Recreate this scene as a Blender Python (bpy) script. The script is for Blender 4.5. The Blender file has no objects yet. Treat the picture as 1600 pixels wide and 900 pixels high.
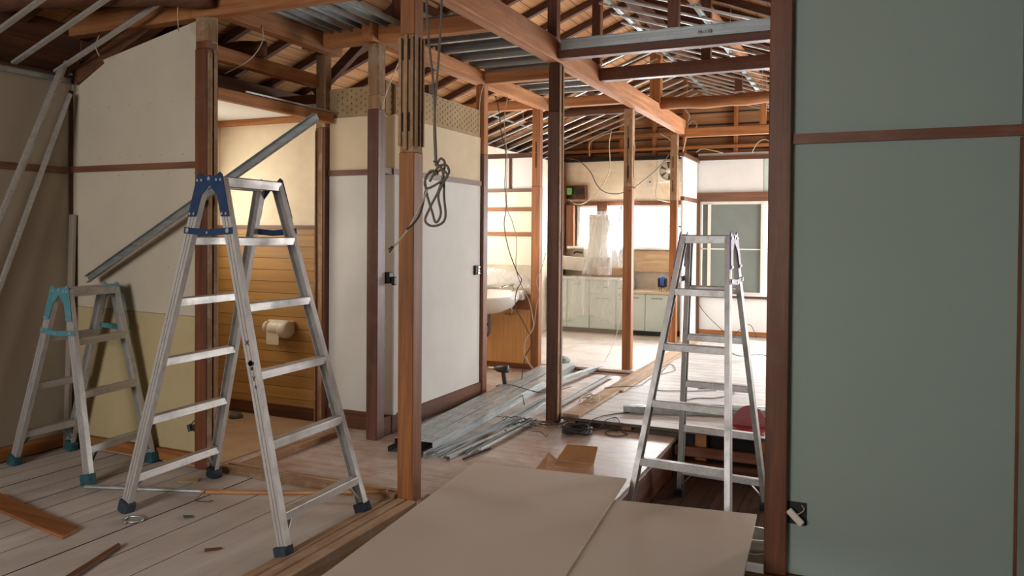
import bpy, bmesh, math, random
from mathutils import Vector, Matrix
random.seed(7)
S = bpy.context.scene
COL = S.collection

# ---------------------------------------------------------------- camera
F_PX, PITCH, ROLL, YAW, CY, CAM_H = 1220.838, .01484, .007585, .425545, 384.53, 1.30
sy, cyw = math.sin(YAW), math.cos(YAW)
Fw = Vector((-sy*math.cos(PITCH), cyw*math.cos(PITCH), -math.sin(PITCH)))
Rt = Vector((cyw, sy, 0)); Up = Rt.cross(Fw)
R2 = Rt*math.cos(ROLL)+Up*math.sin(ROLL); U2 = -Rt*math.sin(ROLL)+Up*math.cos(ROLL)
cam_d = bpy.data.cameras.new('camera'); cam = bpy.data.objects.new('camera', cam_d); COL.objects.link(cam)
m = Matrix.Identity(4)
for i in range(3):
    m[i][0], m[i][1], m[i][2] = R2[i], U2[i], -Fw[i]
m[2][3] = CAM_H
cam.matrix_world = m
cam_d.sensor_width = 36; cam_d.lens = F_PX/1600*36; cam_d.shift_y = (CY-450)/1600
cam_d.clip_start = .02
S.camera = cam

# ---------------------------------------------------------------- world, lights, exposure
w = bpy.data.worlds.new('sky'); S.world = w; w.use_nodes = True
w.node_tree.nodes['Background'].inputs[0].default_value = (.93, .97, 1, 1)
w.node_tree.nodes['Background'].inputs[1].default_value = 2.2
def area(name, loc, direction, sx, sz, watts, col=(1, 1, 1), spread=math.pi):
    l = bpy.data.lights.new(name, 'AREA'); l.shape = 'RECTANGLE'; l.size = sx; l.size_y = sz
    l.energy = watts; l.color = col; l.spread = spread
    o = bpy.data.objects.new(name, l); COL.objects.link(o); o.location = loc
    o.rotation_euler = Vector(direction).to_track_quat('-Z', 'Z').to_euler()
    return o
area('daylight_kitchen_window', (-2.95, 10.42, 1.45), (0, -1, -.1), 1.3, .55, 150, (.95, .98, 1))
area('daylight_far_window', (-.55, 10.42, 1.15), (0, -1, -.05), 1.1, 1.1, 105, (.95, .98, 1))
area('daylight_side_window', (1.78, 8.3, 1.15), (-1, .02, -.12), 3.2, 1.7, 225, (1, .975, .94))
area('daylight_washroom_window', (-3.95, 6.3, 1.55), (1, .1, -.1), .9, .7, 26, (1, .96, .9))
area('daylight_alcove_window', (-4.32, 3.85, 1.5), (1, .25, -.1), .6, .6, 7, (1, .9, .76))
area('daylight_front_window', (-2.3, -2.42, 1.75), (-.12, 1, -.2), 1.6, 1.2, 53, (1, .96, .93), 2.4)
S.view_settings.view_transform = 'Standard'; S.view_settings.look = 'None'
S.view_settings.gamma = 1; S.view_settings.use_curve_mapping = False
S.view_settings.exposure = .35
S.cycles.max_bounces = 8; S.cycles.diffuse_bounces = 5; S.cycles.glossy_bounces = 4
S.cycles.transparent_max_bounces = 12; S.cycles.caustics_reflective = False; S.cycles.caustics_refractive = False
S.cycles.sample_clamp_indirect = 6

# ---------------------------------------------------------------- materials
def srgb(c):
    return tuple(((v/255)/12.92 if v/255 <= .04045 else ((v/255+.055)/1.055)**2.4) for v in c)+(1,)
MATS = {}
def newmat(name):
    mt = bpy.data.materials.new(name); mt.use_nodes = True
    return mt, mt.node_tree, mt.node_tree.nodes['Principled BSDF']
def N(nt, t, **kw):
    n = nt.nodes.new(t)
    for k, v in kw.items(): setattr(n, k, v)
    return n
def coords(nt, scale, rnd=True):
    tc = N(nt, 'ShaderNodeTexCoord'); mp = N(nt, 'ShaderNodeMapping'); mp.inputs['Scale'].default_value = scale
    nt.links.new(tc.outputs['Object'], mp.inputs['Vector'])
    if rnd:
        oi = N(nt, 'ShaderNodeObjectInfo'); ml = N(nt, 'ShaderNodeMath', operation='MULTIPLY'); ml.inputs[1].default_value = 37
        nt.links.new(oi.outputs['Random'], ml.inputs[0]); nt.links.new(ml.outputs[0], mp.inputs['Location'])
    return mp.outputs['Vector']
def noise(nt, vec, scale, detail=4, rough=.55, dist=0):
    n = N(nt, 'ShaderNodeTexNoise'); n.inputs['Scale'].default_value = scale; n.inputs['Detail'].default_value = detail
    n.inputs['Roughness'].default_value = rough; n.inputs['Distortion'].default_value = dist
    nt.links.new(vec, n.inputs['Vector']); return n.outputs['Fac']
def ramp(nt, fac, stops):
    r = N(nt, 'ShaderNodeValToRGB'); e = r.color_ramp.elements
    e[0].position, e[0].color = stops[0]; e[1].position, e[1].color = stops[-1]
    for p, c in stops[1:-1]:
        x = e.new(p); x.color = c
    nt.links.new(fac, r.inputs['Fac']); return r.outputs['Color']
def mix(nt, a, b, fac, mode='MIX'):
    x = N(nt, 'ShaderNodeMix', data_type='RGBA', blend_type=mode)
    if isinstance(fac, (int, float)): x.inputs[0].default_value = fac
    else: nt.links.new(fac, x.inputs[0])
    for i, v in ((6, a), (7, b)):
        if isinstance(v, tuple): x.inputs[i].default_value = v
        else: nt.links.new(v, x.inputs[i])
    return x.outputs[2]
def bump(nt, b, fac, strength=.2, dist=.01):
    n = N(nt, 'ShaderNodeBump'); n.inputs['Strength'].default_value = strength; n.inputs['Distance'].default_value = dist
    nt.links.new(fac, n.inputs['Height']); nt.links.new(n.outputs[0], b.inputs['Normal'])
def wood(name, light, dark, axis='z', rough=.7, dust=0.0, fine=1.0, worn=None):
    key = name+axis
    if key in MATS: return MATS[key]
    mt, nt, b = newmat(name+'_'+axis)
    a, c = 26*fine, 1.3
    sc = {'x': (c, a, a), 'y': (a, c, a), 'z': (a, a, c)}[axis]
    v = coords(nt, sc)
    f = noise(nt, v, 1, 6, .62, .6)
    col = ramp(nt, f, [(.3, srgb(dark)), (.52, srgb([(p+q)/2 for p, q in zip(light, dark)])), (.7, srgb(light))])
    v2 = coords(nt, tuple(s*.16 for s in sc))
    f2 = noise(nt, v2, 1, 3)
    col = mix(nt, col, srgb([x*.62 for x in dark]), ramp(nt, f2, [(.45, (0, 0, 0, 1)), (.75, (.55, .55, .55, 1))]))
    if dust:
        f3 = noise(nt, coords(nt, (1, 1, 1)), 7, 6, .7)
        col = mix(nt, col, srgb((206, 192, 176)), ramp(nt, f3, [(.5, (0, 0, 0, 1)), (.72, (dust, dust, dust, 1))]))
    nt.links.new(col, b.inputs['Base Color']); b.inputs['Roughness'].default_value = rough
    bump(nt, b, f, .25, .003)
    MATS[key] = mt; return mt
def plain(name, c, rough=.6, metal=0, var=.06, scale=6, bmp=0, spec=None):
    if name in MATS: return MATS[name]
    mt, nt, b = newmat(name)
    f = noise(nt, coords(nt, (1, 1, 1)), scale, 5, .6)
    lo = tuple(max(0, x*(1-var)) for x in c); hi = tuple(min(255, x*(1+var)) for x in c)
    nt.links.new(ramp(nt, f, [(.3, srgb(lo)), (.7, srgb(hi))]), b.inputs['Base Color'])
    b.inputs['Roughness'].default_value = rough; b.inputs['Metallic'].default_value = metal
    if bmp: bump(nt, b, f, bmp, .004)
    if spec is not None: b.inputs['Specular IOR Level'].default_value = spec
    MATS[name] = mt; return mt
def metal(name, c, rough=.35, axis='x', streak=.25, met=.85):
    if name+axis in MATS: return MATS[name+axis]
    mt, nt, b = newmat(name+'_'+axis)
    sc = {'x': (1, 60, 60), 'y': (60, 1, 60), 'z': (60, 60, 1)}[axis]
    f = noise(nt, coords(nt, sc), 1, 4)
    g = noise(nt, coords(nt, (1, 1, 1)), 9, 5, .7)
    col = ramp(nt, f, [(.3, srgb([x*(1-streak) for x in c])), (.7, srgb(c))])
    col = mix(nt, col, srgb([x*.72 for x in c]), ramp(nt, g, [(.5, (0, 0, 0, 1)), (.75, (.6, .6, .6, 1))]))
    nt.links.new(col, b.inputs['Base Color']); b.inputs['Metallic'].default_value = met
    nt.links.new(ramp(nt, g, [(.3, (rough,)*3+(1,)), (.7, (rough+.2,)*3+(1,))]), b.inputs['Roughness'])
    MATS[name+axis] = mt; return mt
def board(name, c, var=.05, scale=2.2, grain=None, rough=.85, blotch=None):
    """wall board / panel; grain='x' or 'z' adds faint fibre"""
    if name in MATS: return MATS[name]
    mt, nt, b = newmat(name)
    f = noise(nt, coords(nt, (1, 1, 1), False), scale, 6, .6)
    col = ramp(nt, f, [(.3, srgb([x*(1-var) for x in c])), (.7, srgb([min(255, x*(1+var)) for x in c]))])
    if grain:
        sc = {'x': (2, 60, 70), 'z': (70, 60, 2)}[grain]
        g = noise(nt, coords(nt, sc, False), 1, 4)
        col = mix(nt, col, srgb([x*.84 for x in c]), ramp(nt, g, [(.42, (0, 0, 0, 1)), (.7, (.6, .6, .6, 1))]))
    if blotch:
        g = noise(nt, coords(nt, (1, 1, 1), False), 4.5, 7, .65)
        col = mix(nt, col, srgb(blotch), ramp(nt, g, [(.5, (0, 0, 0, 1)), (.68, (.6, .6, .6, 1))]))
    nt.links.new(col, b.inputs['Base Color']); b.inputs['Roughness'].default_value = rough
    MATS[name] = mt; return mt
def planks(name, light, dark, along, width, gap=.004, off=0., rough=.75, dust=None, dust_amt=.5, gapcol=(40, 28, 20), lenj=0, ridge=0):
    """boards laid side by side: 'along' is the long axis, width across it"""
    mt, nt, b = newmat(name)
    tc = N(nt, 'ShaderNodeTexCoord'); sp = N(nt, 'ShaderNodeSeparateXYZ'); nt.links.new(tc.outputs['Object'], sp.inputs[0])
    across = {'x': 1, 'y': 0, 'xz': 2}[along]
    def mth(op, a, bb=None):
        n = N(nt, 'ShaderNodeMath', operation=op)
        for i, v in enumerate((a, bb)):
            if v is None: continue
            if isinstance(v, (int, float)): n.inputs[i].default_value = v
            else: nt.links.new(v, n.inputs[i])
        return n.outputs[0]
    q = mth('DIVIDE', mth('ADD', sp.outputs[across], off), width)
    fr = mth('FRACT', q); fl = mth('FLOOR', q)
    g = mth('GREATER_THAN', mth('ABSOLUTE', mth('SUBTRACT', fr, .5)), .5-gap/width/2)
    wn = N(nt, 'ShaderNodeTexWhiteNoise', noise_dimensions='1D'); nt.links.new(fl, wn.inputs['W'])
    cb = N(nt, 'ShaderNodeCombineXYZ')
    lon = sp.outputs[0] if along != 'y' else sp.outputs[1]
    nt.links.new(mth('MULTIPLY', lon, 1.3), cb.inputs[0]); nt.links.new(mth('MULTIPLY', sp.outputs[across], 30), cb.inputs[1])
    nt.links.new(mth('MULTIPLY', wn.outputs[0], 50), cb.inputs[2])
    f = noise(nt, cb.outputs[0], 1, 6, .6, .5)
    col = ramp(nt, f, [(.3, srgb(dark)), (.7, srgb(light))])
    col = mix(nt, col, srgb([x*.8 for x in dark]), mth('MULTIPLY', wn.outputs[0], .4))
    if dust:
        d = noise(nt, coords(nt, (1, 1, 1), False), 2.4, 8, .7, .4)
        col = mix(nt, col, srgb(dust), ramp(nt, d, [(.38, (0, 0, 0, 1)), (.68, (dust_amt,)*3+(1,))]))
    if lenj:
        ql = mth('ADD', mth('DIVIDE', lon, lenj), mth('MULTIPLY', wn.outputs[0], 7))
        g2 = mth('GREATER_THAN', mth('ABSOLUTE', mth('SUBTRACT', mth('FRACT', ql), .5)), .5-gap/lenj/2)
        g = mth('MAXIMUM', g, g2)
    col = mix(nt, col, srgb(gapcol), g)
    nt.links.new(col, b.inputs['Base Color']); b.inputs['Roughness'].default_value = rough
    bump(nt, b, mth('SUBTRACT', mth('MULTIPLY', f, .15), g), .6, .004)
    MATS[name] = mt; return mt

# woods
def W_dark(a): return wood('stained_post_wood', (134, 76, 42), (76, 41, 22), a, .5, .04)
def W_red(a): return wood('red_brown_wood', (138, 80, 46), (90, 48, 27), a, .5, .06)
def W_orange(a): return wood('orange_brown_wood', (180, 114, 56), (120, 70, 30), a, .6, .03)
def W_beam(a): return wood('beam_wood', (198, 134, 78), (138, 84, 44), a, .75, .06)
def W_bdark(a): return wood('dark_beam_wood', (112, 66, 36), (66, 37, 20), a, .75)
def W_bare(a): return wood('bare_weathered_wood', (178, 142, 104), (122, 88, 58), a, .85, .4)
def W_pale(a): return wood('pale_lath_wood', (206, 178, 146), (160, 126, 94), a, .8, .4)
def W_trim(a): return wood('trim_wood', (128, 86, 60), (94, 60, 42), a, .5)
ALU = lambda a: metal('ladder_aluminium', (208, 205, 202), .42, a, .1, .62)
STEEL = lambda a: metal('galvanised_steel', (190, 196, 196), .32, a, .22, .75)
BLUE = plain('blue_paint', (24, 52, 86), .4, 0, .12, 30)
TEAL = plain('teal_plastic', (74, 130, 140), .45, 0, .1, 30)
PURPLE = plain('purple_plastic', (142, 112, 160), .45, 0, .1, 30)
RUBBER = plain('navy_rubber', (38, 48, 60), .8, 0, .2, 40)
TEALRUB = plain('teal_rubber', (34, 74, 80), .8, 0, .2, 40)
RIVET = plain('rivet_metal', (205, 205, 205), .3, .7, .05)
BLACK = plain('black_plastic', (22, 21, 20), .5, 0, .2, 20)
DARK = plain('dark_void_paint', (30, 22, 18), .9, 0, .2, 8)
CABLE = plain('grey_cable', (96, 88, 76), .6, 0, .1, 30)
CABLED = plain('dark_cable', (50, 46, 44), .6, 0, .1, 30)
CABLEW = plain('pale_cable', (178, 162, 138), .6, 0, .08, 30)
PORC = plain('white_porcelain', (232, 230, 226), .18, 0, .01, 3)
CHROME = plain('worn_chrome', (190, 180, 160), .25, .9, .08, 20)
WHITEP = plain('white_plastic', (216, 208, 194), .4, 0, .03, 8)
MINT = plain('mint_laminate', (206, 224, 220), .35, 0, .03, 3)
CARD = plain('cardboard', (170, 124, 82), .85, 0, .08, 5)
FILM = None
def film(name, alpha, tint=(248, 249, 250)):
    mt, nt, b = newmat(name)
    b.inputs['Base Color'].default_value = srgb(tint); b.inputs['Roughness'].default_value = .22
    f = noise(nt, coords(nt, (9, 9, 1.6)), 1.0, 4, .55, .8)
    nt.links.new(ramp(nt, f, [(.35, (alpha*.6,)*3+(1,)), (.68, (min(1, alpha*1.6),)*3+(1,))]), b.inputs['Alpha'])
    bump(nt, b, f, .35, .02)
    return mt
FILM = film('plastic_film', .26)
FILM2 = film('thin_plastic_film', .22)

# ---------------------------------------------------------------- mesh helpers
def tag(o, label=None, cat=None, group=None, kind=None):
    if label: o['label'] = label
    if cat: o['category'] = cat
    if group: o['group'] = group
    if kind: o['kind'] = kind
    return o
def root(name, loc, label, cat, group=None):
    o = bpy.data.objects.new(name, None); COL.objects.link(o); o.location = loc; o.empty_display_size = .05
    return tag(o, label, cat, group)
def wloc(o):
    v = Vector((0, 0, 0))
    while o: v += o.location; o = o.parent
    return v
def obj(name, bm, mats, parent=None, origin=None, bevel=0, smooth=False):
    """bm is in world coordinates"""
    if not isinstance(mats, (list, tuple)): mats = [mats]
    bmesh.ops.recalc_face_normals(bm, faces=bm.faces)
    if parent is not None and origin is None:
        org = wloc(parent)
    elif origin is not None: org = Vector(origin)
    else:
        xs = [v.co for v in bm.verts]
        org = Vector(((min(c.x for c in xs)+max(c.x for c in xs))/2, (min(c.y for c in xs)+max(c.y for c in xs))/2, min(c.z for c in xs)))
    bmesh.ops.translate(bm, verts=bm.verts, vec=-org)
    if smooth:
        for f in bm.faces: f.smooth = True
    me = bpy.data.meshes.new(name); bm.to_mesh(me); bm.free()
    for mt in mats: me.materials.append(mt)
    o = bpy.data.objects.new(name, me); COL.objects.link(o)
    if parent is not None:
        o.parent = parent; o.location = org-wloc(parent)
    else: o.location = org
    if bevel:
        md = o.modifiers.new('edge', 'BEVEL'); md.width = bevel; md.segments = 1; md.limit_method = 'ANGLE'
    return o
def NB(): return bmesh.new()
def box(bm, x0, x1, y0, y1, z0, z1, mi=0):
    vs = [bm.verts.new(c) for c in ((x0, y0, z0), (x1, y0, z0), (x1, y1, z0), (x0, y1, z0), (x0, y0, z1), (x1, y0, z1), (x1, y1, z1), (x0, y1, z1))]
    for q in ((0, 3, 2, 1), (4, 5, 6, 7), (0, 1, 5, 4), (1, 2, 6, 5), (2, 3, 7, 6), (3, 0, 4, 7)):
        f = bm.faces.new([vs[i] for i in q]); f.material_index = mi
    return bm
def B(*a): return box(NB(), *a)
def prism(bm, poly, off, mi=0):
    """poly: list of 3D points, extruded by vector off"""
    off = Vector(off)
    a = [bm.verts.new(p) for p in poly]; b = [bm.verts.new(Vector(p)+off) for p in poly]
    n = len(a)
    f = bm.faces.new(a); f.material_index = mi
    f = bm.faces.new(b[::-1]); f.material_index = mi
    for i in range(n):
        f = bm.faces.new((a[i], b[i], b[(i+1) % n], a[(i+1) % n])); f.material_index = mi
    return bm
RECT = lambda w, h: [(-w/2, -h/2), (w/2, -h/2), (w/2, h/2), (-w/2, h/2)]
def CH(w, h, t=.003, lip=0):
    """U channel: web width w at b=0, flanges reach b=h"""
    if not lip: return [(-w/2, 0), (w/2, 0), (w/2, h), (w/2-t, h), (w/2-t, t), (-w/2+t, t), (-w/2+t, h), (-w/2, h)]
    return [(-w/2, 0), (w/2, 0), (w/2, h), (w/2-lip, h), (w/2-lip, h-t), (w/2-t, h-t), (w/2-t, t), (-w/2+t, t), (-w/2+t, h-t), (-w/2+lip, h-t), (-w/2+lip, h), (-w/2, h)]
def grooved(w, h):
    """ladder stile: web with grooves, flanges pointing +b"""
    g = .0035
    return [(-w/2, h), (-w/2, 0), (-w*.22, 0), (-w*.2, g), (-w*.14, g), (-w*.12, 0), (w*.12, 0), (w*.14, g), (w*.2, g), (w*.22, 0), (w/2, 0), (w/2, h), (w/2-.004, h), (w/2-.004, .006), (-w/2+.004, .006), (-w/2+.004, h)]
def sweep(bm, p, q, adir, prof, mi=0):
    p, q = Vector(p), Vector(q); d = (q-p).normalized(); a = Vector(adir); a = (a-d*a.dot(d)).normalized(); b = d.cross(a)
    return prism(bm, [p+a*u+b*v for u, v in prof], q-p, mi)
def smooth_path(pts, n=6):
    P = [Vector(p) for p in pts]; P = [P[0]*2-P[1]]+P+[P[-1]*2-P[-2]]; out = []
    for i in range(1, len(P)-2):
        for k in range(n):
            t = k/n; a, b, c, d = P[i-1:i+3]
            out.append(.5*((2*b)+(c-a)*t+(2*a-5*b+4*c-d)*t*t+(3*b-a-3*c+d)*t**3))
    out.append(P[-2]); return out
def tube(bm, pts, r, n=6, smooth=True, k=6, mi=0):
    pts = smooth_path(pts, k) if smooth else [Vector(p) for p in pts]
    rings = []; prev = None
    for i, p in enumerate(pts):
        d = (pts[min(i+1, len(pts)-1)]-pts[max(i-1, 0)])
        if d.length < 1e-7: d = Vector((0, 0, 1))
        d.normalize()
        if prev is None: u = d.orthogonal().normalized()
        else:
            u = prev-d*prev.dot(d)
            u = u.normalized() if u.length > 1e-6 else d.orthogonal().normalized()
        prev = u; v = d.cross(u)
        rr = r[i] if isinstance(r, list) else r
        rings.append([bm.verts.new(p+(u*math.cos(2*math.pi*j/n)+v*math.sin(2*math.pi*j/n))*rr) for j in range(n)])
    for a, b in zip(rings, rings[1:]):
        for j in range(n):
            f = bm.faces.new((a[j], a[(j+1) % n], b[(j+1) % n], b[j])); f.material_index = mi
    bm.faces.new(rings[0][::-1]); bm.faces.new(rings[-1])
    return bm
def lathe(bm, c, prof, n=20, axis='z', mi=0):
    c = Vector(c); rings = []
    def P(r, h, t):
        x, y = r*math.cos(t), r*math.sin(t)
        return c+(Vector((x, y, h)) if axis == 'z' else Vector((x, h, y)) if axis == 'y' else Vector((h, x, y)))
    for r, h in prof:
        rings.append([bm.verts.new(P(max(r, 1e-4), h, 2*math.pi*j/n)) for j in range(n)])
    for a, b in zip(rings, rings[1:]):
        for j in range(n):
            f = bm.faces.new((a[j], a[(j+1) % n], b[(j+1) % n], b[j])); f.material_index = mi
    bm.faces.new(rings[0][::-1]); bm.faces.new(rings[-1])
    return bm
def wire(name, label, cat, pts, r=.0035, mat=None, group=None):
    return tag(obj(name, tube(NB(), pts, r, 6), mat or CABLE, smooth=True), label, cat, group)
def struct(name, bm, mats, bevel=0):
    return tag(obj(name, bm, mats, bevel=bevel), kind='structure')
def dots(bm, pts, axis, r=.004, mi=1):
    for p in pts: lathe(bm, p, [(r, -.0015), (r, .0015)], 8, axis, mi)
    return bm

# ================================================================ FLOORS
bm = NB()
xs = [-4.45]
while xs[-1] < -3.2: xs.append(xs[-1]+random.choice((.15, .165, .18)))
while xs[-1] < -2.35: xs.append(xs[-1]+.215)
xs[-1] = -2.11
for a, b in zip(xs, xs[1:]):
    z = random.uniform(-.001, .001)
    # boards run very slightly askew to the wall, as laid
    prism(bm, [(a+.003, -2.6, z), (b-.003, -2.6, z), (b-.003, 3.2, z), (a+.003, 3.2, z)], (0, 0, -.006))
FL = wood('worn_floor_board', (206, 196, 188), (182, 170, 160), 'y', .7, .5, .4)
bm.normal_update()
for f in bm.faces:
    if abs(f.normal.z) < .5: f.material_index = 1      # board edges painted dark: shade inside the gaps, plus grime
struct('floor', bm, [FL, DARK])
struct('floor_left_gap_shade', B(-4.45, -2.1, -2.6, 3.22, -.08, -.0085), DARK)  # dark sheet just under the boards, painted as the shade in their gaps
mid = planks('middle_floor_planks', (184, 156, 140), (146, 114, 98), 'x', .085, .0022, rough=.42, dust=(208, 198, 188), dust_amt=.9, gapcol=(92, 68, 56))
bm = B(-3.33, -1.12, 3.3, 5.12, -.045, -.02); box(bm, -3.9, -1.12, 5.1, 7.16, -.045, -.02)
struct('floor_middle', bm, mid)
struct('floor_alcove', B(-4.4, -3.33, 3.28, 4.4, -.04, -.012), board('alcove_floor', (176, 146, 116), .08, 3))
rear = planks('rear_floor_planks', (198, 194, 190), (164, 158, 152), 'x', .15, .007, rough=.6, dust=(212, 210, 207), dust_amt=.8, gapcol=(84, 72, 62))
struct('floor_rear', B(-1.93, 1.7, 5.1, 10.2, .012, .032), rear)
kit = planks('kitchen_floor_sheets', (214, 206, 198), (190, 180, 170), 'x', .45, .003, rough=.6, dust=(232, 228, 224), dust_amt=.8, gapcol=(160, 148, 138), lenj=.9)
struct('floor_kitchen', B(-3.9, -1.93, 7.16, 10.3, .002, .022), kit)
pitm = planks('pit_floor_planks', (92, 66, 50), (54, 38, 28), 'y', .16, .006, rough=.9, gapcol=(20, 14, 10), lenj=.5)
struct('floor_pit', B(-2.02, 1.7, -2.6, 5.3, -.3, -.25), pitm)

# timbers around the pit and below the floors
def beam(name, x0, x1, y0, y1, z0, z1, mat, label, cat='beam', group=None, bevel=.004):
    return tag(obj(name, B(x0, x1, y0, y1, z0, z1), mat, bevel=bevel), label, cat, group)
beam('floor_joist', -1.17, -1.12, 3.33, 5.0, -.25, -.046, W_dark('y'), 'dark timber lining the left side of the sunken pit', 'joist')
beam('floor_joist', -1.115, 1.6, 5.05, 5.09, -.125, -.062, W_red('x'), 'upper brown cross timber on the back wall of the pit, under the raised floor', 'joist')
beam('floor_joist', -1.115, 1.6, 5.02, 5.09, -.25, -.15, W_dark('x'), 'lower dark cross timber on the back wall of the pit, on the ground', 'joist')
for i, x in enumerate((-1.9, -1.5, -1.0, -.6, -.2)):
    tag(obj('support_block', B(x, x+.07, 5.13, 5.2, -.25 if x > -1.2 else -.019, .011), W_orange('z')), 'wooden block propping up the front of the raised rear floor', 'block', 'blocks under the raised rear floor')
struct('trim_1', B(-3.9, -1.94, 7.162, 7.2, -.02, .001), W_orange('x'))

# sills
def sill(name, pr_pts, off, label):
    bm = prism(NB(), pr_pts, off)
    return tag(obj(name, bm, [W_bare('y')], bevel=.003), label, 'sill')
# threshold running towards the viewer, with two grooves
prof = [(-2.12, -.05), (-1.925, -.05), (-1.925, .03), (-1.975, .03), (-1.975, .022), (-1.99, .022), (-1.99, .03), (-2.035, .03), (-2.035, .022), (-2.05, .022), (-2.05, .03), (-2.12, .012)]
tag(obj('door_sill', prism(NB(), [(x, -2.5, z) for x, z in prof], (0, 5.68, 0)), wood('grey_sill_wood', (204, 176, 144), (164, 128, 92), 'y', .75, .4), bevel=.002), 'grooved wooden door sill running from the standing post towards the viewer', 'sill')
prof = [(3.19, -.06), (3.3, -.06), (3.3, .018), (3.285, .018), (3.285, .035), (3.25, .035), (3.25, .028), (3.235, .028), (3.235, .035), (3.19, .035)]
tag(obj('door_sill', prism(NB(), [(-3.18, y, z) for y, z in prof], (1.12, 0, 0)), W_bare('x'), bevel=.002), 'low wooden sill between the left post and the centre post, behind the ladder', 'sill')
tag(obj('door_sill', prism(NB(), [(-1.93, y, z) for y, z in prof], (.83, 0, 0)), W_bare('x'), bevel=.002), 'short sill right of the centre post, mostly under the plasterboard', 'sill')
bm = B(-1.925, -1.80, 5.12, 9.8, .034, .05); box(bm, -1.80, -1.77, 6.1, 9.8, .033, .05)
tag(obj('floor_batten', bm, W_pale('y'), bevel=.002), 'pale timber strip on the floor running back between the posts', 'batten')
tag(obj('floor_batten', B(-3.16, -3.10, 3.32, 4.2, -.019, .02), W_bare('y'), bevel=.002), 'low bare strip on the floor beside the alcove opening', 'batten')

# ================================================================ WALLS
WHITE = (214, 206, 196)
wb = board('board_beige', (186, 174, 154), .05, 1.4); wy = board('board_yellowish', (176, 158, 118), .06, 1.5)
wl = board('board_brown_beige', (158, 142, 122), .05, 1.4)
struct('wall_left', B(-4.5, -4.4, -2.6, 3.24, 0, 2.2), wl)
bm = NB()
prism(bm, [(-4.5, 3.225, .848), (-3.27, 3.225, .83), (-3.27, 3.225, 2.49), (-4.5, 3.225, 2.24)], (0, .04, 0), 0)
prism(bm, [(-4.5, 3.223, -.07), (-3.27, 3.223, -.07), (-3.27, 3.223, .828), (-4.5, 3.223, .846)], (0, .042, 0), 2)
scr = [(-4.25+.17*i, 3.224, 2.03+.002*i) for i in range(6)]+[(-4.15+.165*i, 3.224, 1.735) for i in range(6)]+[(-4.0+.2*i, 3.224, 1.63) for i in range(4)]
scr += [(-3.295, 3.224, z) for z in (1.9, 1.86, 1.5, 1.2, .95, 1.75, .5)]+[(-3.6, 3.224, 1.1), (-3.9, 3.222, .4)]
dots(bm, scr, 'y', .0035)
struct('wall_back', bm, [wb, DARK, wy])
struct('wall_left_upper', B(-4.5, -4.43, -2.8, 3.3, 2.24, 2.58), W_bdark('y'))
struct('wall_light_stop', B(-1.95, 1.7, 5.22, 5.28, -.3, .011), DARK)  # dark board added to stop light leaking in below the rear floor
struct('wall_pit_side', B(1.62, 1.7, 3.1, 5.3, -.3, 2.0), wl)
struct('trim_2', B(-4.5, -3.27, 3.205, 3.224, 1.655, 1.69), W_trim('x'))
struct('trim_3', B(-4.4, -4.385, -2.6, 3.2, 1.645, 1.685), W_trim('y'))
struct('trim_4', B(-4.398, -4.388, 3.2, 3.222, 0, 2.15), W_bdark('z'))
struct('baseboard_left', B(-4.4, -4.37, -2.6, 3.2, .012, .085), W_orange('y'))
struct('baseboard_back', B(-4.37, -3.28, 3.19, 3.222, .012, .075), W_orange('x'))
struct('trim_5', B(-4.44, -4.38, -2.6, 3.3, 2.19, 2.24), W_bdark('y'))
# walls behind the viewer
struct('wall_near', B(-4.5, .7, -2.7, -2.6, -.3, .9), wl)
bm = B(-4.5, -3.3, -2.7, -2.6, .9, 2.7); box(bm, -1.4, .7, -2.7, -2.6, .9, 2.7); box(bm, -3.3, -1.4, -2.7, -2.6, 2.5, 2.7)
struct('wall_near_upper', bm, wl)

# green wall at right
green = board('green_board', (148, 160, 150), .02, 1.0)
bm = B(-.262, .478, 3.15, 3.2, .012, 2.75)
gd = [(-.245, 1.80), (-.24, 2.17), (-.243, 2.19), (-.05, 2.19), (-.245, 1.71), (-.05, 1.71), (.12, 1.715), (.3, 1.72), (-.045, 1.645), (.13, 1.64), (.3, 1.645), (.45, 1.645),
      (.137, 1.464), (-.023, 1.297), (.158, 1.296), (.33, 1.237), (-.02, 1.25), (.06, 1.245), (.085, 1.243), (-.18, .70), (-.19, .68), (-.235, .12), (-.232, .08), (-.09, .05), (.27, .04), (.03, .8), (.2, .6)]
dots(bm, [(x, 3.15, z) for x, z in gd], 'y', .0035, 1)
dots(bm, [(-.233, 3.15, 1.639), (-.238, 3.15, 1.492), (-.234, 3.15, 1.355), (-.228, 3.15, 1.322), (-.15, 3.15, 1.0)], 'y', .0035, 2)
struct('wall_right', bm, [green, DARK, plain('white_filler', (220, 214, 200), .8)])
struct('wall_right_side', B(.484, .6, -2.6, 3.2, .012, 2.75), green)
struct('trim_6', B(-.262, .484, 3.135, 3.152, 1.65, 1.688), W_red('x'))
struct('trim_7', B(.474, .484, 3.14, 3.155, .012, 1.645), W_red('z'))
beam('ground_beam', -.42, .6, 3.1, 3.2, -.14, .01, W_orange('x'), 'light brown timber under the dark post and green wall', 'beam')
# rear room side walls
wcream = board('board_cream', (230, 218, 198), .05, 2.4, None, .85, (204, 176, 138))
wwhite = board('board_white', (224, 222, 218), .03, 2)
struct('wall_rear_near', B(.6, 1.7, 3.1, 3.2, -.3, 2.75), wwhite)
bm = B(1.6, 1.7, 3.2, 6.6, -.3, 2.2); box(bm, 1.6, 1.7, 10.0, 10.3, 0, 2.2); box(bm, 1.6, 1.7, 6.6, 10.0, 0, .25); box(bm, 1.6, 1.7, 6.6, 10.0, 2.05, 2.2)
struct('wall_rear_side', bm, wwhite)

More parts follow.
